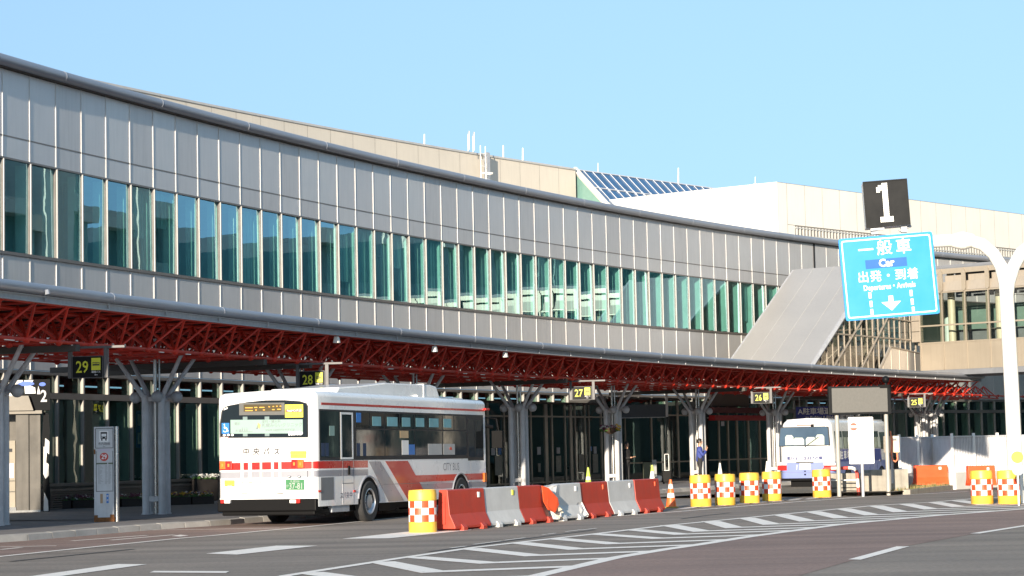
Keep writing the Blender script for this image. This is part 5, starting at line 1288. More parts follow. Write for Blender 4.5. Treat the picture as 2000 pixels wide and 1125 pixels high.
x, z = nl(1685, 920); b = MB(); b.tube((x, .06, 0), (x, .06, z1 - .2), .05, 12); b.build('post', GREYSTEEL, t, smooth=True)
# pipe guard
GY = gp(1676, 969).y; c = gp(1642, 969); t = thing('pipe_guard', (c.x, c.y, 0), 0, 'bent pipe guard with red and white bands in front of concrete blocks', 'guard rail')
pts = [(-.58, 0, 0), (-.58, 0, .78), (-.55, 0, .86), (-.47, 0, .92), (.40, 0, .92), (.50, 0, .88), (.56, 0, .78), (.60, 0, 0)]
def cutpipe(a, b_, M):
    L = [0]; 
    for p, q in zip(pts, pts[1:]): L.append(L[-1] + (Vector(q) - Vector(p)).length)
    out = []
    for s in np.linspace(a, b_, 9):
        i = max(0, min(len(L) - 2, int(np.searchsorted(L, s)) - 1)); u = (s - L[i]) / (L[i + 1] - L[i]); out.append(Vector(pts[i]).lerp(Vector(pts[i + 1]), u))
    b = MB(); b.pipe(out, .055, 12); b.build('band', M, t, smooth=True)
tot = 2.85
for k in range(10): cutpipe(tot * k / 10, tot * (k + 1) / 10, POLEW if k % 2 == 0 else mat('faded red band', (.66, .07, .05), .45))
b = MB(); b.tube((-.58, 0, .52), (.58, 0, .52), .022, 8); b.build('cross_bar', POLEW, t)
b = MB(); b.tube((-.58, 0, .27), (.58, 0, .27), .014, 8); b.build('cross_bar', BLACK, t)
# concrete blocks
for k, (px0, px1, py, h, lab) in enumerate(((1623,1651,968.5,.74,'small concrete block at the left of the row behind the pipe guard'),(1651.5,1675,968,.74,'concrete block directly behind the right leg of the pipe guard'),(1678,1703,967.5,.74,'narrow concrete block left of the biggest block'),(1704,1776,967,.83,'long stained concrete block at the right end of the row'))):
    a = gp(px0, py); c = gp(px1, py - (.0 if k < 3 else 2)); L = (c - a).length; an = math.atan2(c.y - a.y, c.x - a.x)
    if k < 3: an = .12
    b = MB(); b.box((0, .0, 0), (L - .01, .75 if k == 3 else .5, h)); o = b.build('concrete_block', CONC, bevel=.02); o.matrix_basis = Matrix.Translation(a) @ Matrix.Rotation(an, 4, 'Z'); tag(o, lab, 'concrete block', 'concrete blocks round the display board')
# island kerb and verge
a = gp(1778, 966); c = gp(1905, 951); e = gp(2080, 940)
b = MB(); dI = (c - a).normalized(); 
for p, q in ((a, c), (c, e)):
    nI = inward((q - p).normalized()); vs = [p, q, q + nI * .25, p + nI * .25]
    b.add([(v.x, v.y, 0) for v in vs] + [(v.x, v.y, .16) for v in vs], [(4,5,6,7),(0,1,5,4),(1,2,6,5),(2,3,7,6),(3,0,4,7)])
struct(b.build('island_kerb', CONC))
nI = inward(dI); vs = [a + nI * .2, c + nI * .2, e + nI * .2, e + nI * 9, a + nI * 9 - dI * 2, a + nI * .2 - dI * 1.5]
b = MB(); b.add([(v.x, v.y, .13) for v in vs], [tuple(range(6))]); struct(b.build('verge', mat('dry verge soil', (.16, .13, .09), .95, 0, .35, 3, bump=.4)))
b = MB()
for k in range(2600):
    s = rnd.uniform(0, 1); p = a.lerp(c, s) + nI * rnd.uniform(.2, 1.6) * (1 if rnd.random() < .5 else .4); h = rnd.uniform(.04, .17); q = rnd.uniform(0, 6.28); wv = Vector((math.cos(q), math.sin(q), 0)) * .008; ln = Vector((rnd.uniform(-.06, .06), rnd.uniform(-.06, .06), h))
    p = Vector((p.x, p.y, .13)); b.add([p - wv, p + wv, p + ln], [(0, 1, 2)], 0 if rnd.random() < .75 else 1)
o = b.build('grass', [DRYLEAF, LEAF], recalc=False); o['kind'] = 'stuff'
def leafclump(b, c, r, n, size, mi=0, flat=1.0):
    for k in range(n):
        d = Vector((rnd.gauss(0, 1), rnd.gauss(0, 1), abs(rnd.gauss(0, 1)) * flat)).normalized() * r * rnd.uniform(.3, 1); p = Vector(c) + d
        u = Vector((rnd.uniform(-1, 1), rnd.uniform(-1, 1), rnd.uniform(-.4, .8))).normalized(); v = u.orthogonal().normalized(); s = size * rnd.uniform(.6, 1.3)
        b.add([p - u * s, p + v * s * .4, p + u * s, p - v * s * .4], [(0, 1, 2, 3)], mi)
p = G(1876, 942, .13); t = thing('leafy_plant', tuple(p), 0, 'low green leafy plant on the verge between the two orange barriers', 'plant')
b = MB(); 
for k in range(9): leafclump(b, (rnd.uniform(-.35, .35), rnd.uniform(-.15, .15), .05), .28, 34, .075)
b.build('foliage', LEAF, t, recalc=False)
b = MB()
for k in range(10): x = rnd.uniform(-.35, .35); b.tube((x, 0, 0), (x + rnd.uniform(-.1, .1), rnd.uniform(-.1, .1), .3), .008, 5)
b.build('stem', DRYLEAF, t)
# white fence
t = thing('white_fence', tuple(G(1760, 940, .13)), 0, 'white ribbed construction fence running zigzag behind the orange barriers', 'fence')
fp = [P(1757, 900, 77.5), P(1822, 900, 80.0), P(1860, 900, 76.5), P(1985, 900, 80.5), P(2050, 900, 78)]
fp = [Vector((p.x, p.y, 0)) for p in fp]
FENW = mat('shade toned fence sheet', (.52, .52, .56), .45, 0, .04); FB = mat('white fence bar', (.76, .76, .78), .4)  # sheet toned darker than the bars to paint shading between the ribs
for p, q in zip(fp, fp[1:]):
    d = q - p; L = d.length; an = math.atan2(d.y, d.x); M = Matrix.Translation(p) @ Matrix.Rotation(an, 4, 'Z')
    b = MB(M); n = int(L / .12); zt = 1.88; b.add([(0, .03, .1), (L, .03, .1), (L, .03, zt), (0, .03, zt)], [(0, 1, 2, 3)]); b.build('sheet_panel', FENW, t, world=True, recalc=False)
    b = MB(M)
    for k in range(n + 1): b.box((k * L / n - .016, -.02, .62), (k * L / n + .016, .012, zt))
    b.box((0, -.03, zt), (L, .05, zt + .05)); b.box((0, -.03, .58), (L, .02, .62)); b.build('bars', FB, t, world=True)
for p in fp + [fp[0].lerp(fp[1], .55), fp[2].lerp(fp[3], .33), fp[2].lerp(fp[3], .7)]:
    b = MB(Matrix.Translation(p)); b.box((-.05, -.07, 0), (.05, .0, 2.02)); b.build('post', CHKW, t, world=True)
b = MB(); 
for p, q in zip(fp[1:], fp[2:]):
    d = (q - p).normalized(); n_ = -inward(d) * .12; b.add([p + n_, q + n_, q - n_, p - n_] + [v + Vector((0, 0, .6)) for v in (p + n_, q + n_, q - n_, p - n_)], [(0,3,2,1),(4,5,6,7),(0,1,5,4),(1,2,6,5),(2,3,7,6),(3,0,4,7)])
b.build('base_wall', mat('white base wall', (.68, .67, .64), .7, 0, .08), t, world=True)
# ------------------------------------------------------------------ bus stop post 29
p = G(208, 1019, .15); a29 = R(-6); t = thing('bus_stop_post', tuple(p), 0, 'tall rusty white timetable post with a red 29 disc standing on the pavement', 'bus stop post')
t.matrix_basis = Matrix.Translation(p) @ Matrix.Rotation(R(4), 4, 'Z')
W2 = .245; H29 = 2.36
WP = mat('weathered white enamel', (.56, .58, .60), .45, 0, .10, 3, streak=.12); RUST = mat('rust', (.22, .09, .03), .9, 0, .4, 12)
b = MB(); b.box((-W2 - .045, -.09, .10), (W2 - .045, .09, H29)); b.build('cabinet', WP, t, bevel=.008)
b = MB(); b.tube((W2 + .02, .0, 0), (W2 + .02, 0, H29), .055, 14); b.build('pole', STAIN, t, smooth=True)
b = MB(); b.box((-W2 - .05, -.095, 0), (W2 - .04, .095, .11)); b.build('plinth', RUST, t)
b = MB()
for x0, x1, z0, z1 in ((-.29, -.20, .11, .17), (.10, .20, .11, .18), (-.292, -.25, 1.68, 1.80)): b.box((x0, -.0935, z0), (x1, -.088, z1))
b.build('rust_patch', RUST, t)
Z = lambda py: (1019 - py) * .01262
X = lambda px: (px - 208) * .01262
def fb(b, x0, y0, x1, y1, d0=-.0945, d1=-.089): b.box((X(x0), d0, Z(y1)), (X(x1), d1, Z(y0)))
b = MB()
for x0, y0, x1, y1 in ((188,835,223,836),(188,835,189,874),(222,835,223,874),(188,873.5,223,874.5),(189,958.5,223,959.5),(189,880,190,959),(221.5,880,222.5,959)): fb(b, x0, y0, x1, y1)
b.build('panel_border', INK, t)
b = MB(); fb(b, 196, 840, 213.5, 862); b.build('pictogram_panel', WHITEINK, t)
b = MB(); 
for r_ in ((198.5,842.5,211,856),(199.5,856,202,859.5),(207.5,856,210,859.5)): fb(b, *r_, -.097, -.0945)
b.build('bus_pictogram', INK, t)
b = MB(); 
for r_ in ((200,846,209.5,851.5),(200,853,202,854.7),(207.5,853,209.5,854.7)): fb(b, *r_, -.099, -.097)
b.build('pictogram_window', WHITEINK, t)
F9 = fr((0, -.0945, 0), (1, 0, 0), (0, 0, 1))
text('市内路線', .075, F9 @ Matrix.Translation((X(205), Z(866), 0)), INK, t, ext=.001); text('Bus', .04, F9 @ Matrix.Translation((X(205), Z(871), 0)), INK, t, ext=.001)
b = MB(); fb(b, 193, 875.5, 217, 881); b.build('upper_label', mat('lilac label', (.55, .52, .60), .6), t)
b = MB(); b.tube((X(205), -.096, Z(891.5)), (X(205), -.089, Z(891.5)), .105, 28); b.build('number_disc', mat('red disc', (.55, .05, .04), .4), t)
text('29', .16, F9 @ Matrix.Translation((X(205), Z(891.7), .003)), WHITEINK, t, 'numeral', bold=.003, ext=.001, sx=.85)
b = MB(); fb(b, 190, 903, 211, 906); fb(b, 213, 903, 222, 906); b.build('timetable_heading', mat('dull green heading', (.12, .15, .10), .6), t)
b = MB()
for k in range(17):
    y = 908.5 + k * 2.2
    for x in (193, 206.5, 213):
        w_ = rnd.uniform(4, 11) if x == 193 else rnd.uniform(3, 6); 
        fb(b, x, y, x + w_, y + .75)
b.build('timetable_print', mat('faint print', (.30, .31, .32), .7), t)
b = MB(); fb(b, 197, 964, 202, 982.5); b.build('tan_sticker', mat('tan sticker', (.40, .27, .16), .6), t, bevel=.0)
bs = MB(); fb(bs, 209, 964, 213.5, 982.5); o = bs.build('blue_sticker', BLUEP, t); 
for k, ch in enumerate('禁煙'): text(ch, .05, F9 @ Matrix.Translation((X(211.2), Z(969 + k * 8), .002)), WHITEINK, o, ext=.001)

# ------------------------------------------------------------------ stainless entrance box at the left edge, with black and white patterned sign
p = G(30, 1001, .15); ez = R(12)
t = thing('entrance_box', tuple(p), 0, 'stainless steel entrance box with black and white patterned signboard at the left edge', 'entrance')
t.matrix_basis = Matrix.Translation(p) @ Matrix.Rotation(ez, 4, 'Z')
b = MB(); b.box((.02, 0, 0), (.40, .5, 3.05)); b.box((.42, .05, 0), (.75, .5, 3.05)); b.box((-2.2, .9, 0), (.02, 1.0, 3.05)); b.build('door_jamb', mat('dark brushed jamb', (.16, .15, .135), .35, .5, .1, .8, streak=.2), t)
b = MB(); b.box((.40, .08, 0), (.425, .4, 3.05)); b.build('jamb_gap', BLACK, t)
b = MB(); b.box((-1.9, -.15, 3.0), (.8, .6, 3.1)); b.prism([(-.48, 3.1), (.55, 3.1), (.40, 3.55), (-.35, 3.55)], 1, -.25, .0); b.build('head', mat('dull head panel', (.24, .22, .19), .5), t)
b = MB(); b.box((-1.9, -.1, 3.1), (1.05, .1, 4.05)); so = b.build('signboard', SBLACK, t)
b = MB()
for poly in ([(-.35,3.35),(-.12,3.3),(-.02,3.5),(.10,3.75),(.24,4.03),(-.06,4.04),(-.2,3.95),(-.12,3.75),(-.2,3.5)],[(.30,3.62),(.62,3.62),(.60,3.80),(.46,3.86),(.55,4.03),(.27,4.03)],[(.66,3.6),(.76,3.6),(.70,3.85)]): b.prism(poly, 1, -.108, -.1)
b.build('white_patch', CHKW, so)
b = MB()
for cx, cz, w_, h_ in ((.33, 3.92, .25, .07), (.82, 3.9, .1, .06)): b.prism([(cx + w_ * math.cos(a), cz + h_ * math.sin(a)) for a in np.arange(0, 6.28, .4)], 1, -.114, -.1)
b.build('blue_oval', mat('blue oval label', (.10, .18, .62), .4), so)
text('2', .50, fr((.86, -.112, 3.52), (1, 0, 0), (0, 0, 1)), mat('grey numeral', (.55, .55, .56), .5), so, 'numeral', bold=.01, sx=.8)
b = MB(); b.prism([(.83, .0), (1.02, .0), (1.05, .5), (.98, 1.5), (1.04, 2.5), (1.0, 3.0), (.85, 3.05), (.80, 2.2), (.83, 1.2)], 1, .05, .15); pb = b.build('patterned_board', SBLACK, t)
b = MB()
for poly in ([(.84,.02),(.99,.02),(.97,.35),(.86,.6)],[(.84,1.15),(.9,1.0),(1.0,1.1),(1.0,1.45),(.92,1.5),(.95,1.9),(.85,2.0)],[(.88,1.9),(1.01,1.75),(1.02,2.15),(.9,2.25)]): b.prism(poly, 1, .04, .05)
b.build('white_patch', CHKW, pb)
b = MB(); b.box((-.75, .3, .02), (0, .9, 2.2)); cab = b.build('machine', mat('beige machine', (.30, .27, .22), .6, 0, .1), t, bevel=.02)
b = MB(); b.box((-.62, .29, .95), (-.02, .3, .97)); b.box((-.62, .29, .62), (-.02, .3, .64)); b.box((-.55, .288, 1.85), (-.1, .3, 1.95)); b.box((-.42, .286, 1.05), (-.05, .3, 1.5), 1); b.build('machine_label', [INK, mat('lilac label', (0, 0, 0))], cab)
b = MB(); b.box((-1.9, -.05, 0), (.75, .05, .06)); b.box((-.72, .0, .0), (.05, .5, .16)); b.build('threshold', STAIN, t)

# ------------------------------------------------------------------ flower planters
def planter(name, p, an, L, Wd, H, lab, mix, dens, grp):
    t = thing(name, tuple(p), an, lab, 'planter', grp)
    t.matrix_basis = Matrix.Translation(p) @ Matrix.Rotation(an, 4, 'Z')
    b = MB(); b.box((-L/2, 0, 0), (L/2, Wd, H)); b.build('trough', mat('dark planter', (.035, .03, .028), .7, 0, .2), t, bevel=.012)
    b = MB()
    for k in range(int(dens * 5)): leafclump(b, (rnd.uniform(-L/2, L/2), rnd.uniform(0, Wd), H), .11, 5, .045)
    b.build('foliage', LEAF, t, recalc=False)
    b = MB()
    for k in range(int(dens * 5)):
        c = Vector((rnd.uniform(-L/2, L/2), rnd.uniform(-.05, Wd), H + rnd.uniform(.03, .16)))
        leafclump(b, c, .045, 7, .032, mix[rnd.randrange(len(mix))])
    b.build('flowers', [PETALW, PETALY, PETALP], t, recalc=False)
pa = G(92, 995, .15); pb_ = G(420, 984, .15); n = 7
for k in range(n):
    u = (k + .5) / n; q = pa.lerp(pb_, u); an = math.atan2(pb_.y - pa.y, pb_.x - pa.x)
    planter('flower_planter', q, an, (pb_ - pa).length / n - .06, .4, .26, ['first','second','third','fourth','fifth','sixth','seventh'][k] + ' low dark flower trough from the left along the terminal wall', [2, 2, 2, 0] if k < 4 else [2, 1, 1, 0], 10, 'low flower troughs')
for k, (px0, px1) in enumerate(((338, 377), (378, 420))):
    a = G(px0, 981, .15); a.y += 1.0; c = G(px1, 979, .15); c.y += 1.0; an = math.atan2(c.y - a.y, c.x - a.x)
    planter('flower_planter', a.lerp(c, .5), an, (c - a).length - .04, .4, .80, ['tall dark planter of white flowers right of the forked column','tall dark planter of white flowers partly hidden by the bus'][k], [0], 22, 'tall white flower planters')
planter('flower_planter', G(262, 983, .15) + Vector((0, 1.2, 0)), .9, 1.6, .35, .80, 'tall planter of white flowers behind the forked column left of the bus', [0, 0, 2], 9, 'tall white flower planters')
# hanging flower basket
p, a = on_offset(1192, 2.6); p.z = P(1190, 838, p.y).z
t = thing('flower_basket', tuple(p), 0, 'hanging basket of maroon white and yellow flowers on a forked column', 'flower basket')
b = MB(); b.lathe([(.05, -.22), (.25, -.12), (.34, .02), (.33, .04)], n=16); b.build('basket', mat('brown coir basket', (.06, .035, .02), .9), t)
b = MB()
for k in range(60): leafclump(b, (rnd.uniform(-.40, .40), rnd.uniform(-.25, .25), -.08), .13, 6, .06)
b.build('foliage', LEAF, t, recalc=False)
b = MB()
for k in range(70): x = rnd.uniform(-.42, .42); leafclump(b, (x, rnd.uniform(-.35, .1), rnd.uniform(-.08, .16)), .06, 7, .045, 0 if x < -.2 and rnd.random() < .6 else (1 if x > .24 else (0 if rnd.random() < .12 else 2)))
b.build('flowers', [PETALW, PETALY, PETALP], t, recalc=False)
b = MB(); b.pipe([(0, .1, .0), (0, .3, .2), (0, .55, .15)], .02, 6); b.build('bracket', GREYSTEEL, t)

# ------------------------------------------------------------------ glazed entrances under the canopy
def facpt(px, d):
    k = KX(px, 880); c = []
    for i in range(len(FAC) - 1):
        n = -inward(tang(FAC, i)); n2 = -inward(tang(FAC, i + 1))
        for q in range(11): v = (FAC[i] + n * d).lerp(FAC[i + 1] + n2 * d, q / 10); c.append((abs(v.x / v.y - k), v))
    return min(c, key=lambda a: a[0])[1]
VDARK = mat('dark vestibule metal', (.06, .055, .05), .4, .4, .15); BRZ = mat('bronze mullion', (.46, .39, .31), .4, .4, .1)
def vestibule(px0, px1, d, ztop, lab, splits, trans, M, papers=(), depth=2.4, band=None):
    a = facpt(px0, d); c = facpt(px1, d); L = (c - a).length; an = math.atan2(c.y - a.y, c.x - a.x)
    t = thing('entrance_vestibule', tuple(a), an, lab, 'entrance', 'glazed entrances under the canopy')
    t.matrix_basis = Matrix.Translation(a) @ Matrix.Rotation(an, 4, 'Z')
    b = MB(); b.box((0, -.05, ztop - .10), (L, depth, ztop)); b.box((0, .6, .15), (L, .62, .25)); b.build('roof', VDARK, t)
    kx = lambda px: (lambda v: (v - a).dot((c - a).normalized()))(facpt(px, d))
    b = MB()
    for px, w_ in splits: x = kx(px); b.box((x - w_, -.04, .15), (x + w_, .06, ztop - .1))
    for zz in trans: b.box((0, -.03, zz - .035), (L, .05, zz + .035))
    b.build('mullion', M, t)
    xs = sorted([0, L] + [kx(px) for px, _ in splits])
    for x0, x1 in zip(xs, xs[1:]):
        if x1 - x0 < .15: continue
        g = MB(); g.add([(x0 + .04, .01, .2), (x1 - .04, .01, .2), (x1 - .04, .01, ztop - .1), (x0 + .04, .01, ztop - .1)], [(0, 1, 2, 3)]); g.build('glass_door', GLASSL, t, recalc=False)
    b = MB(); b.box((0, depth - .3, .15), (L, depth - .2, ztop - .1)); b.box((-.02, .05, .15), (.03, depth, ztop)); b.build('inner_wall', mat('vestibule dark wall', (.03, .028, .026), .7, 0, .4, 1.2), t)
    for px, py0, py1, w_, Mp in papers:
        x = kx(px); y = facpt(px, d).y; z1 = P(px, py0, y).z; z0 = P(px, py1, y).z; g = MB(); g.box((x - w_, -.02, z0), (x + w_, -.008, z1)); g.build('notice', Mp, t)
    return t, kx, L, a, c
NOTE = mat('white door notice', (.62, .62, .64), .6); BLIND = mat('pale blind', (.40, .38, .32), .7, 0, .2, 6); 
paps = [(963,875,889,.17,NOTE),(975,874,888,.13,BLUEP),(970,890,928,.30,BLIND),(1048,873,888,.17,NOTE),(1087,874,886,.17,NOTE),(1088,890,922,.25,BLIND),(1132,888,922,.28,BLIND),(1162,887,923,.28,BLIND),(1153,872,881,.1,BLUEP),(1162,872,886,.16,NOTE),(1049,905,922,.12,BLIND)]
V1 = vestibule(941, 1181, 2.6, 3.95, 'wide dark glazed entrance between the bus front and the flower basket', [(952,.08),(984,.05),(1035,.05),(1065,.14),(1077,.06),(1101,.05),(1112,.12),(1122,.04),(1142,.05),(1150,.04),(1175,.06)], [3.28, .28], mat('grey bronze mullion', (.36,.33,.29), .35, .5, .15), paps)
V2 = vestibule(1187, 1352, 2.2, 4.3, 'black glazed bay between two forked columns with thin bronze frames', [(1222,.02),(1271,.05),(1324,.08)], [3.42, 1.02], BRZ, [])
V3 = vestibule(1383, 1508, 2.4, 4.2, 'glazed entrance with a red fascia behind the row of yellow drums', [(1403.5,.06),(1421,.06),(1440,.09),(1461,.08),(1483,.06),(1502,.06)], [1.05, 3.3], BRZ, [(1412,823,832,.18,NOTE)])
t3, kx3, L3 = V3[0], V3[1], V3[2]
b = MB(); b.box((0, -.45, 3.15), (kx3(1503), -.06, 3.42)); b.build('red_fascia', mat('dark red fascia', (.40, .015, .012), .4), t3)
b = MB(); b.box((0, -.40, 3.55), (kx3(1490), -.06, 3.85)); b.build('upper_fascia', mat('maroon fascia', (.12, .02, .02), .5), t3)
b = MB(); b.box((kx3(1390), -.1, 3.9), (kx3(1462), .05, 5.1)); b.build('brown_panel', mat('brown infill panel', (.16, .12, .10), .6), t3)
# dark banner board over the black bay
p = facpt(1256, 3.2); z1 = P(1256, 790, p.y).z; z0 = P(1256, 815, p.y).z
t = thing('hanging_board', (p.x, p.y, z0), 0, 'long dark blank board hanging in front of the black bay', 'board')
b = MB(); hwid = 1.02 * 92 / 2 * p.y / FPX; b.box((-hwid, 0, 0), (hwid, .08, z1 - z0)); b.build('panel', mat('dark navy board', (.03, .038, .05), .4), t)
b = MB(); b.box((hwid - .02, -.03, 0), (hwid + .10, .1, 2.0)); b.box((-hwid, -.03, -.03), (hwid, .0, 0)); b.box((-hwid - .1, -.03, 0), (-hwid, .1, 2.0)); b.build('hanger', COLPAINT, t)
# parking banner
p = facpt(1600, 4.5); Yb = p.y; 
c = P(1600, 806, Yb); t = thing('parking_banner', tuple(c), 0, 'blue banner with white parking directions above the minibus roof', 'banner')
b = MB(); hb = 45 * Yb / FPX; b.box((-hb, 0, -13 * Yb / FPX), (hb, .08, 12 * Yb / FPX)); b.build('panel', mat('navy banner', (.045, .06, .32), .5), t)
Fp = fr((0, -.004, 0), (1, 0, 0), (0, 0, 1)); text('A駐車場連絡', .40, Fp @ Matrix.Translation((-.06, .06, 0)), WHITEINK, t, bold=.008); text('to Parking A Bridge', .22, Fp @ Matrix.Translation((.1, -.27, 0)), WHITEINK, t, bold=.008)
b = MB(); b.box((hb - .2, -.03, -.42), (hb + .45, -.005, -.16)); b.build('light_blue_tab', SIGNBLUE, t)
b = MB(); 
for x in (-hb + .2, hb - .2): b.tube((x, .04, .1), (x, .04, 2.2), .03, 6)
b.build('hanger', GREYSTEEL, t)

# ------------------------------------------------------------------ people
def skinned(chains, name, mats, parent, mfun=None, sub=2):
    bm = bmesh.new(); vs = []; rad = []
    for pts, link in chains:
        prev = vs[link] if link is not None else None
        for (co, r) in pts:
            v = bm.verts.new(co); vs.append(v); rad.append(r)
            if prev is not None: bm.edges.new((prev, v))
            prev = v
    me = bpy.data.meshes.new(name); bm.verts.index_update(); bm.to_mesh(me); bm.free()
    o = bpy.data.objects.new(name, me); COL.objects.link(o)
    sk = o.modifiers.new('skin', 'SKIN'); ss = o.modifiers.new('s', 'SUBSURF'); ss.levels = sub; ss.render_levels = sub
    lay = me.skin_vertices[0].data
    for i, r in enumerate(rad): lay[i].radius = (r, r) if not isinstance(r, tuple) else r
    lay[0].use_root = True
    bpy.context.view_layer.update()
    me2 = bpy.data.meshes.new_from_object(o.evaluated_get(bpy.context.evaluated_depsgraph_get()))
    bpy.data.objects.remove(o); me2.name = name
    me2.materials.clear()
    for M in mats: me2.materials.append(M)
    for f in me2.polygons:
        f.use_smooth = True; f.material_index = mfun(f.center) if mfun else 0
    r = bpy.data.objects.new(name, me2); COL.objects.link(r); r.parent = parent; return r
SKIN = mat('skin', (.52, .30, .20), .5, 0, .06); HAIR = mat('black hair', (.02, .016, .014), .5); NAVYJ = mat('blue jacket', (.035, .055, .24), .7, 0, .15, 8); TROU = mat('black trousers', (.018, .018, .02), .8); SHOE = mat('black shoe', (.02, .02, .02), .5)
def person(loc, rz, lab, jacket, hands, s=1.0):
    t = thing('person', tuple(loc), rz, lab, 'person'); t.matrix_basis = Matrix.Translation(loc) @ Matrix.Rotation(rz, 4, 'Z') @ Matrix.Scale(s, 4)
    # faces +x
    hl, hr = hands
    chains = [([((0, 0, .93), .13), ((0, 0, 1.12), .125), ((.0, 0, 1.32), .14), ((.0, 0, 1.42), .085), ((.01, 0, 1.50), .055), ((.025, 0, 1.58), .082), ((.02, 0, 1.67), .092), ((.01, 0, 1.73), .06)], None)]
    for sgn_, (el, ha) in ((1, hl), (-1, hr)):
        chains.append(([((.0, sgn_ * .16, 1.38), .06), ((.0, sgn_ * .20, 1.30), .052), (el, .042), (Vector(el).lerp(Vector(ha), .85), .03), (ha, .034)], 2))
    for sgn_ in (1, -1):
        x = .03 * sgn_
        chains.append(([((0, sgn_ * .085, .84), .098), ((x * .5, sgn_ * .09, .50), .065), ((x - .01, sgn_ * .09, .28), .058), ((x - .02, sgn_ * .09, .09), .042), ((x + .03, sgn_ * .095, .045), .042), ((x + .15, sgn_ * .10, .035), .033)], 0))
    skinned(chains, 'body', [SKIN, TROU, SHOE], t, lambda c: 2 if c.z < .10 else (1 if (c.z < 1.3 and abs(c.y) < .17 and c.x < .16) else 0))
    jk = [([((0, 0, .86), .165), ((-.005, 0, 1.0), .16), ((0, 0, 1.12), .15), ((.0, 0, 1.32), .165), ((-.005, 0, 1.43), .10), ((-.02, 0, 1.485), .085)], None)]
    for sgn_, (el, ha) in ((1, hl), (-1, hr)):
        jk.append(([((.0, sgn_ * .16, 1.38), .078), ((.0, sgn_ * .20, 1.30), .07), (el, .062), (Vector(el).lerp(Vector(ha), .78), .048)], 3))
    skinned(jk, 'jacket', [jacket], t)
    b = MB(); b.lathe([(.001, .108), (.055, .098), (.092, .06), (.104, .0), (.104, -.04), (.092, -.075)], (.0, 0, 1.672), 18); 
    b.v = [Vector((min(v.x, .062 + max(0, v.z - 1.66) * .55), v.y, v.z)) for v in b.v]; b.build('hair', HAIR, t, smooth=True)
    # face details
    b = MB(); b.prism([(.10, 1.655), (.135, 1.615), (.10, 1.61)], 1, -.014, .014); b.build('nose', SKIN, t)
    for y in (-.034, .034): b = MB(); b.sphere((.098, y, 1.655), .008, 8); b.build('eye', HAIR, t)
    b = MB(); b.box((.090, -.025, 1.578), (.106, .025, 1.586)); b.build('mouth', mat('lip', (.35, .14, .11), .5), t)
    b = MB()
    for y in (-.092, .092): b.sphere((.01, y, 1.63), .025, 8)
    b.build('ear', SKIN, t)
    for sgn_, (el, ha) in ((1, hl), (-1, hr)):
        h = Vector(ha); d = (h - Vector(el)).normalized(); sd_ = Vector((0, 1, 0)); sd_ = (sd_ - d * sd_.dot(d)).normalized(); nn = d.cross(sd_)
        b = MB()
        for k in range(4):
            o = h + sd_ * (-.027 + k * .018) + d * .03; ln = (.055, .065, .062, .048)[k]; b.pipe([o, o + d * ln * .55 + nn * .004, o + d * ln * .85 + nn * .03], [.009, .0085, .007], 6)
        o = h + sd_ * (.03 * -sgn_); b.pipe([o, o + d * .03 + sd_ * (-.02 * sgn_), o + d * .06 + sd_ * (-.015 * sgn_)], [.011, .009, .008], 6)
        b.build('fingers', SKIN, t, smooth=True)
    return t
pp = Vector((P(1367, 900, 87).x, 87, .15))
person(pp, R(0), 'person in a blue jacket and black trousers facing right with hands raised to the chin', NAVYJ, (((.12, .22, 1.12), (.26, .06, 1.42)), ((.10, -.24, 1.12), (.27, -.02, 1.36))), 1.09)
pp = Vector((P(1222, 900, 86).x, 89.5, .15)); pp = Vector((P(1224, 900, 92.5).x, 92.5, .15))
person(pp, R(-30), 'person in dark clothes standing in the shade beside the column with the flower basket', mat('black jacket', (.018, .016, .017), .8), (((.05, .24, 1.08), (.28, .12, 1.12)), ((.05, -.24, 1.08), (.28, -.06, 1.12))), 1.07)
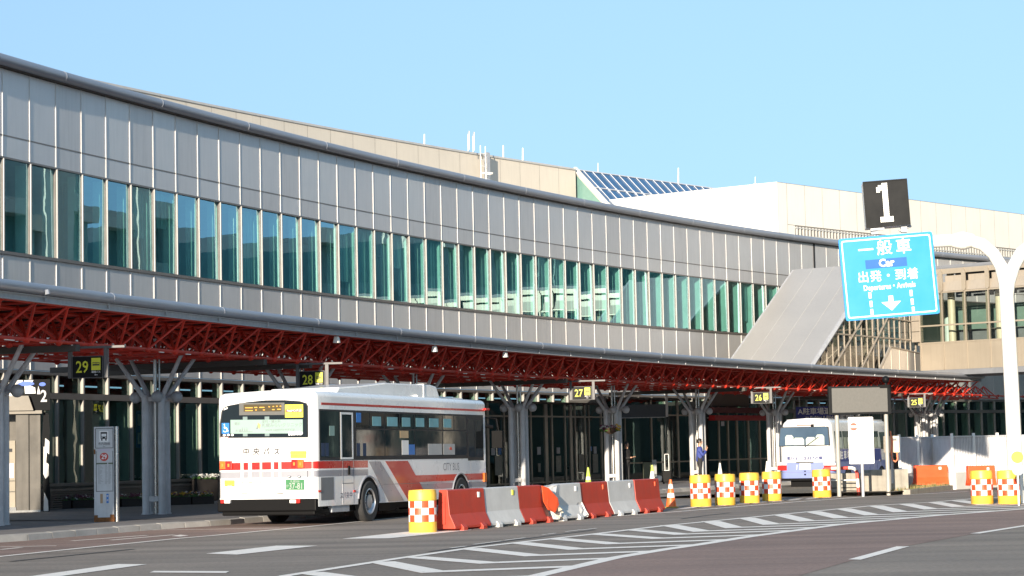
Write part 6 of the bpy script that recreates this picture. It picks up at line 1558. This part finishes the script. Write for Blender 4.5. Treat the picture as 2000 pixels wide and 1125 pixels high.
# suitcase and bin
p = G(1303, 945, .15); t = thing('suitcase', tuple(p), R(-15), 'black upright suitcase with a long pulled out handle on the pavement', 'suitcase')
t.matrix_basis = Matrix.Translation(p) @ Matrix.Rotation(R(-15), 4, 'Z')
b = MB(); b.box((-.2, -.12, .05), (.22, .14, .58)); b.build('shell', BLACK, t, bevel=.04)
b = MB(); b.pipe([(-.10, .1, .5), (-.10, .1, 1.28), (-.08, .1, 1.30), (.06, .1, 1.30), (.08, .1, 1.28), (.08, .1, .5)], .016, 8); b.box((-.12, .05, .56), (.10, .14, .60)); b.build('handle', CHKW, t)
for x in (-.15, .17): b = MB(); b.tube((x - .02, -.08, .035), (x + .02, -.08, .035), .035, 10); b.build('wheel', TYRE, t); b = MB(); b.tube((x - .02, .1, .035), (x + .02, .1, .035), .035, 10); b.build('wheel', TYRE, t)
p = G(1272, 944, .15) + Vector((0, 1.2, 0)); t = thing('litter_bin', tuple(p), 0, 'small grey green litter bin behind the white cone', 'bin')
b = MB(); b.box((-.28, 0, 0), (.12, .35, .95)); b.build('body', mat('olive bin', (.12, .13, .08), .6), t, bevel=.015)
b = MB(); b.box((.13, 0, .3), (.34, .3, 1.05)); b.build('side_panel', mat('grey clear plastic', (.25, .26, .26), .3), t)
b = MB(); b.box((-.29, -.01, .95), (.13, .36, 1.0)); b.build('lid', BLACK, t)
p = G(1285, 942, .15); t = thing('bag', tuple(p), 0, 'small rounded white bag lying left of the suitcase', 'bag')
b = MB(); b.sphere((0, 0, .18), .19, 14, sz=.85); b.v = [Vector((v.x * 1.1 + .02 * math.sin(v.z * 30), v.y, v.z)) for v in b.v]; b.build('body', WHITEINK, t, smooth=True)
b = MB(); b.pipe([(-.08, 0, .3), (-.05, 0, .42), (.05, 0, .42), (.08, 0, .3)], .012, 6); b.build('handle', BLACK, t)

# notices standing inside the ground floor windows
for k, (px, py, w_, h_, M, lab, chs) in enumerate(((91.5, 806, .42, 1.35, mat('grey door panel', (.20, .22, .21), .6), 'plain grey panel behind the glass right of the entrance box', ''), (241, 850, .50, .62, BLUEP, 'blue notice behind the glass left of the forked column', 'バス'), (279, 838, .44, 1.30, BLUEP, 'tall blue and white pictogram notice behind the glass touching the forked column', '1K'))):
    v = facpt(px, -.9); z = P(px, py, v.y).z
    t = thing('window_notice', (v.x, v.y, z), R(12), lab, 'notice')
    b = MB(); b.box((-w_ / 2, 0, -h_ / 2), (w_ / 2, .03, h_ / 2)); b.build('board', M, t)
    for q, ch in enumerate(chs):
        zz = h_ * (.25 - .5 * q) if len(chs) > 1 else 0
        b = MB(); b.box((-w_ * .36, -.006, zz - .2), (w_ * .36, -.001, zz + .2)); b.build('white_panel', WHITEINK, t)
        text(ch, .34, fr((0, -.012, zz), (1, 0, 0), (0, 0, 1)), BLUEP, t, bold=.01)
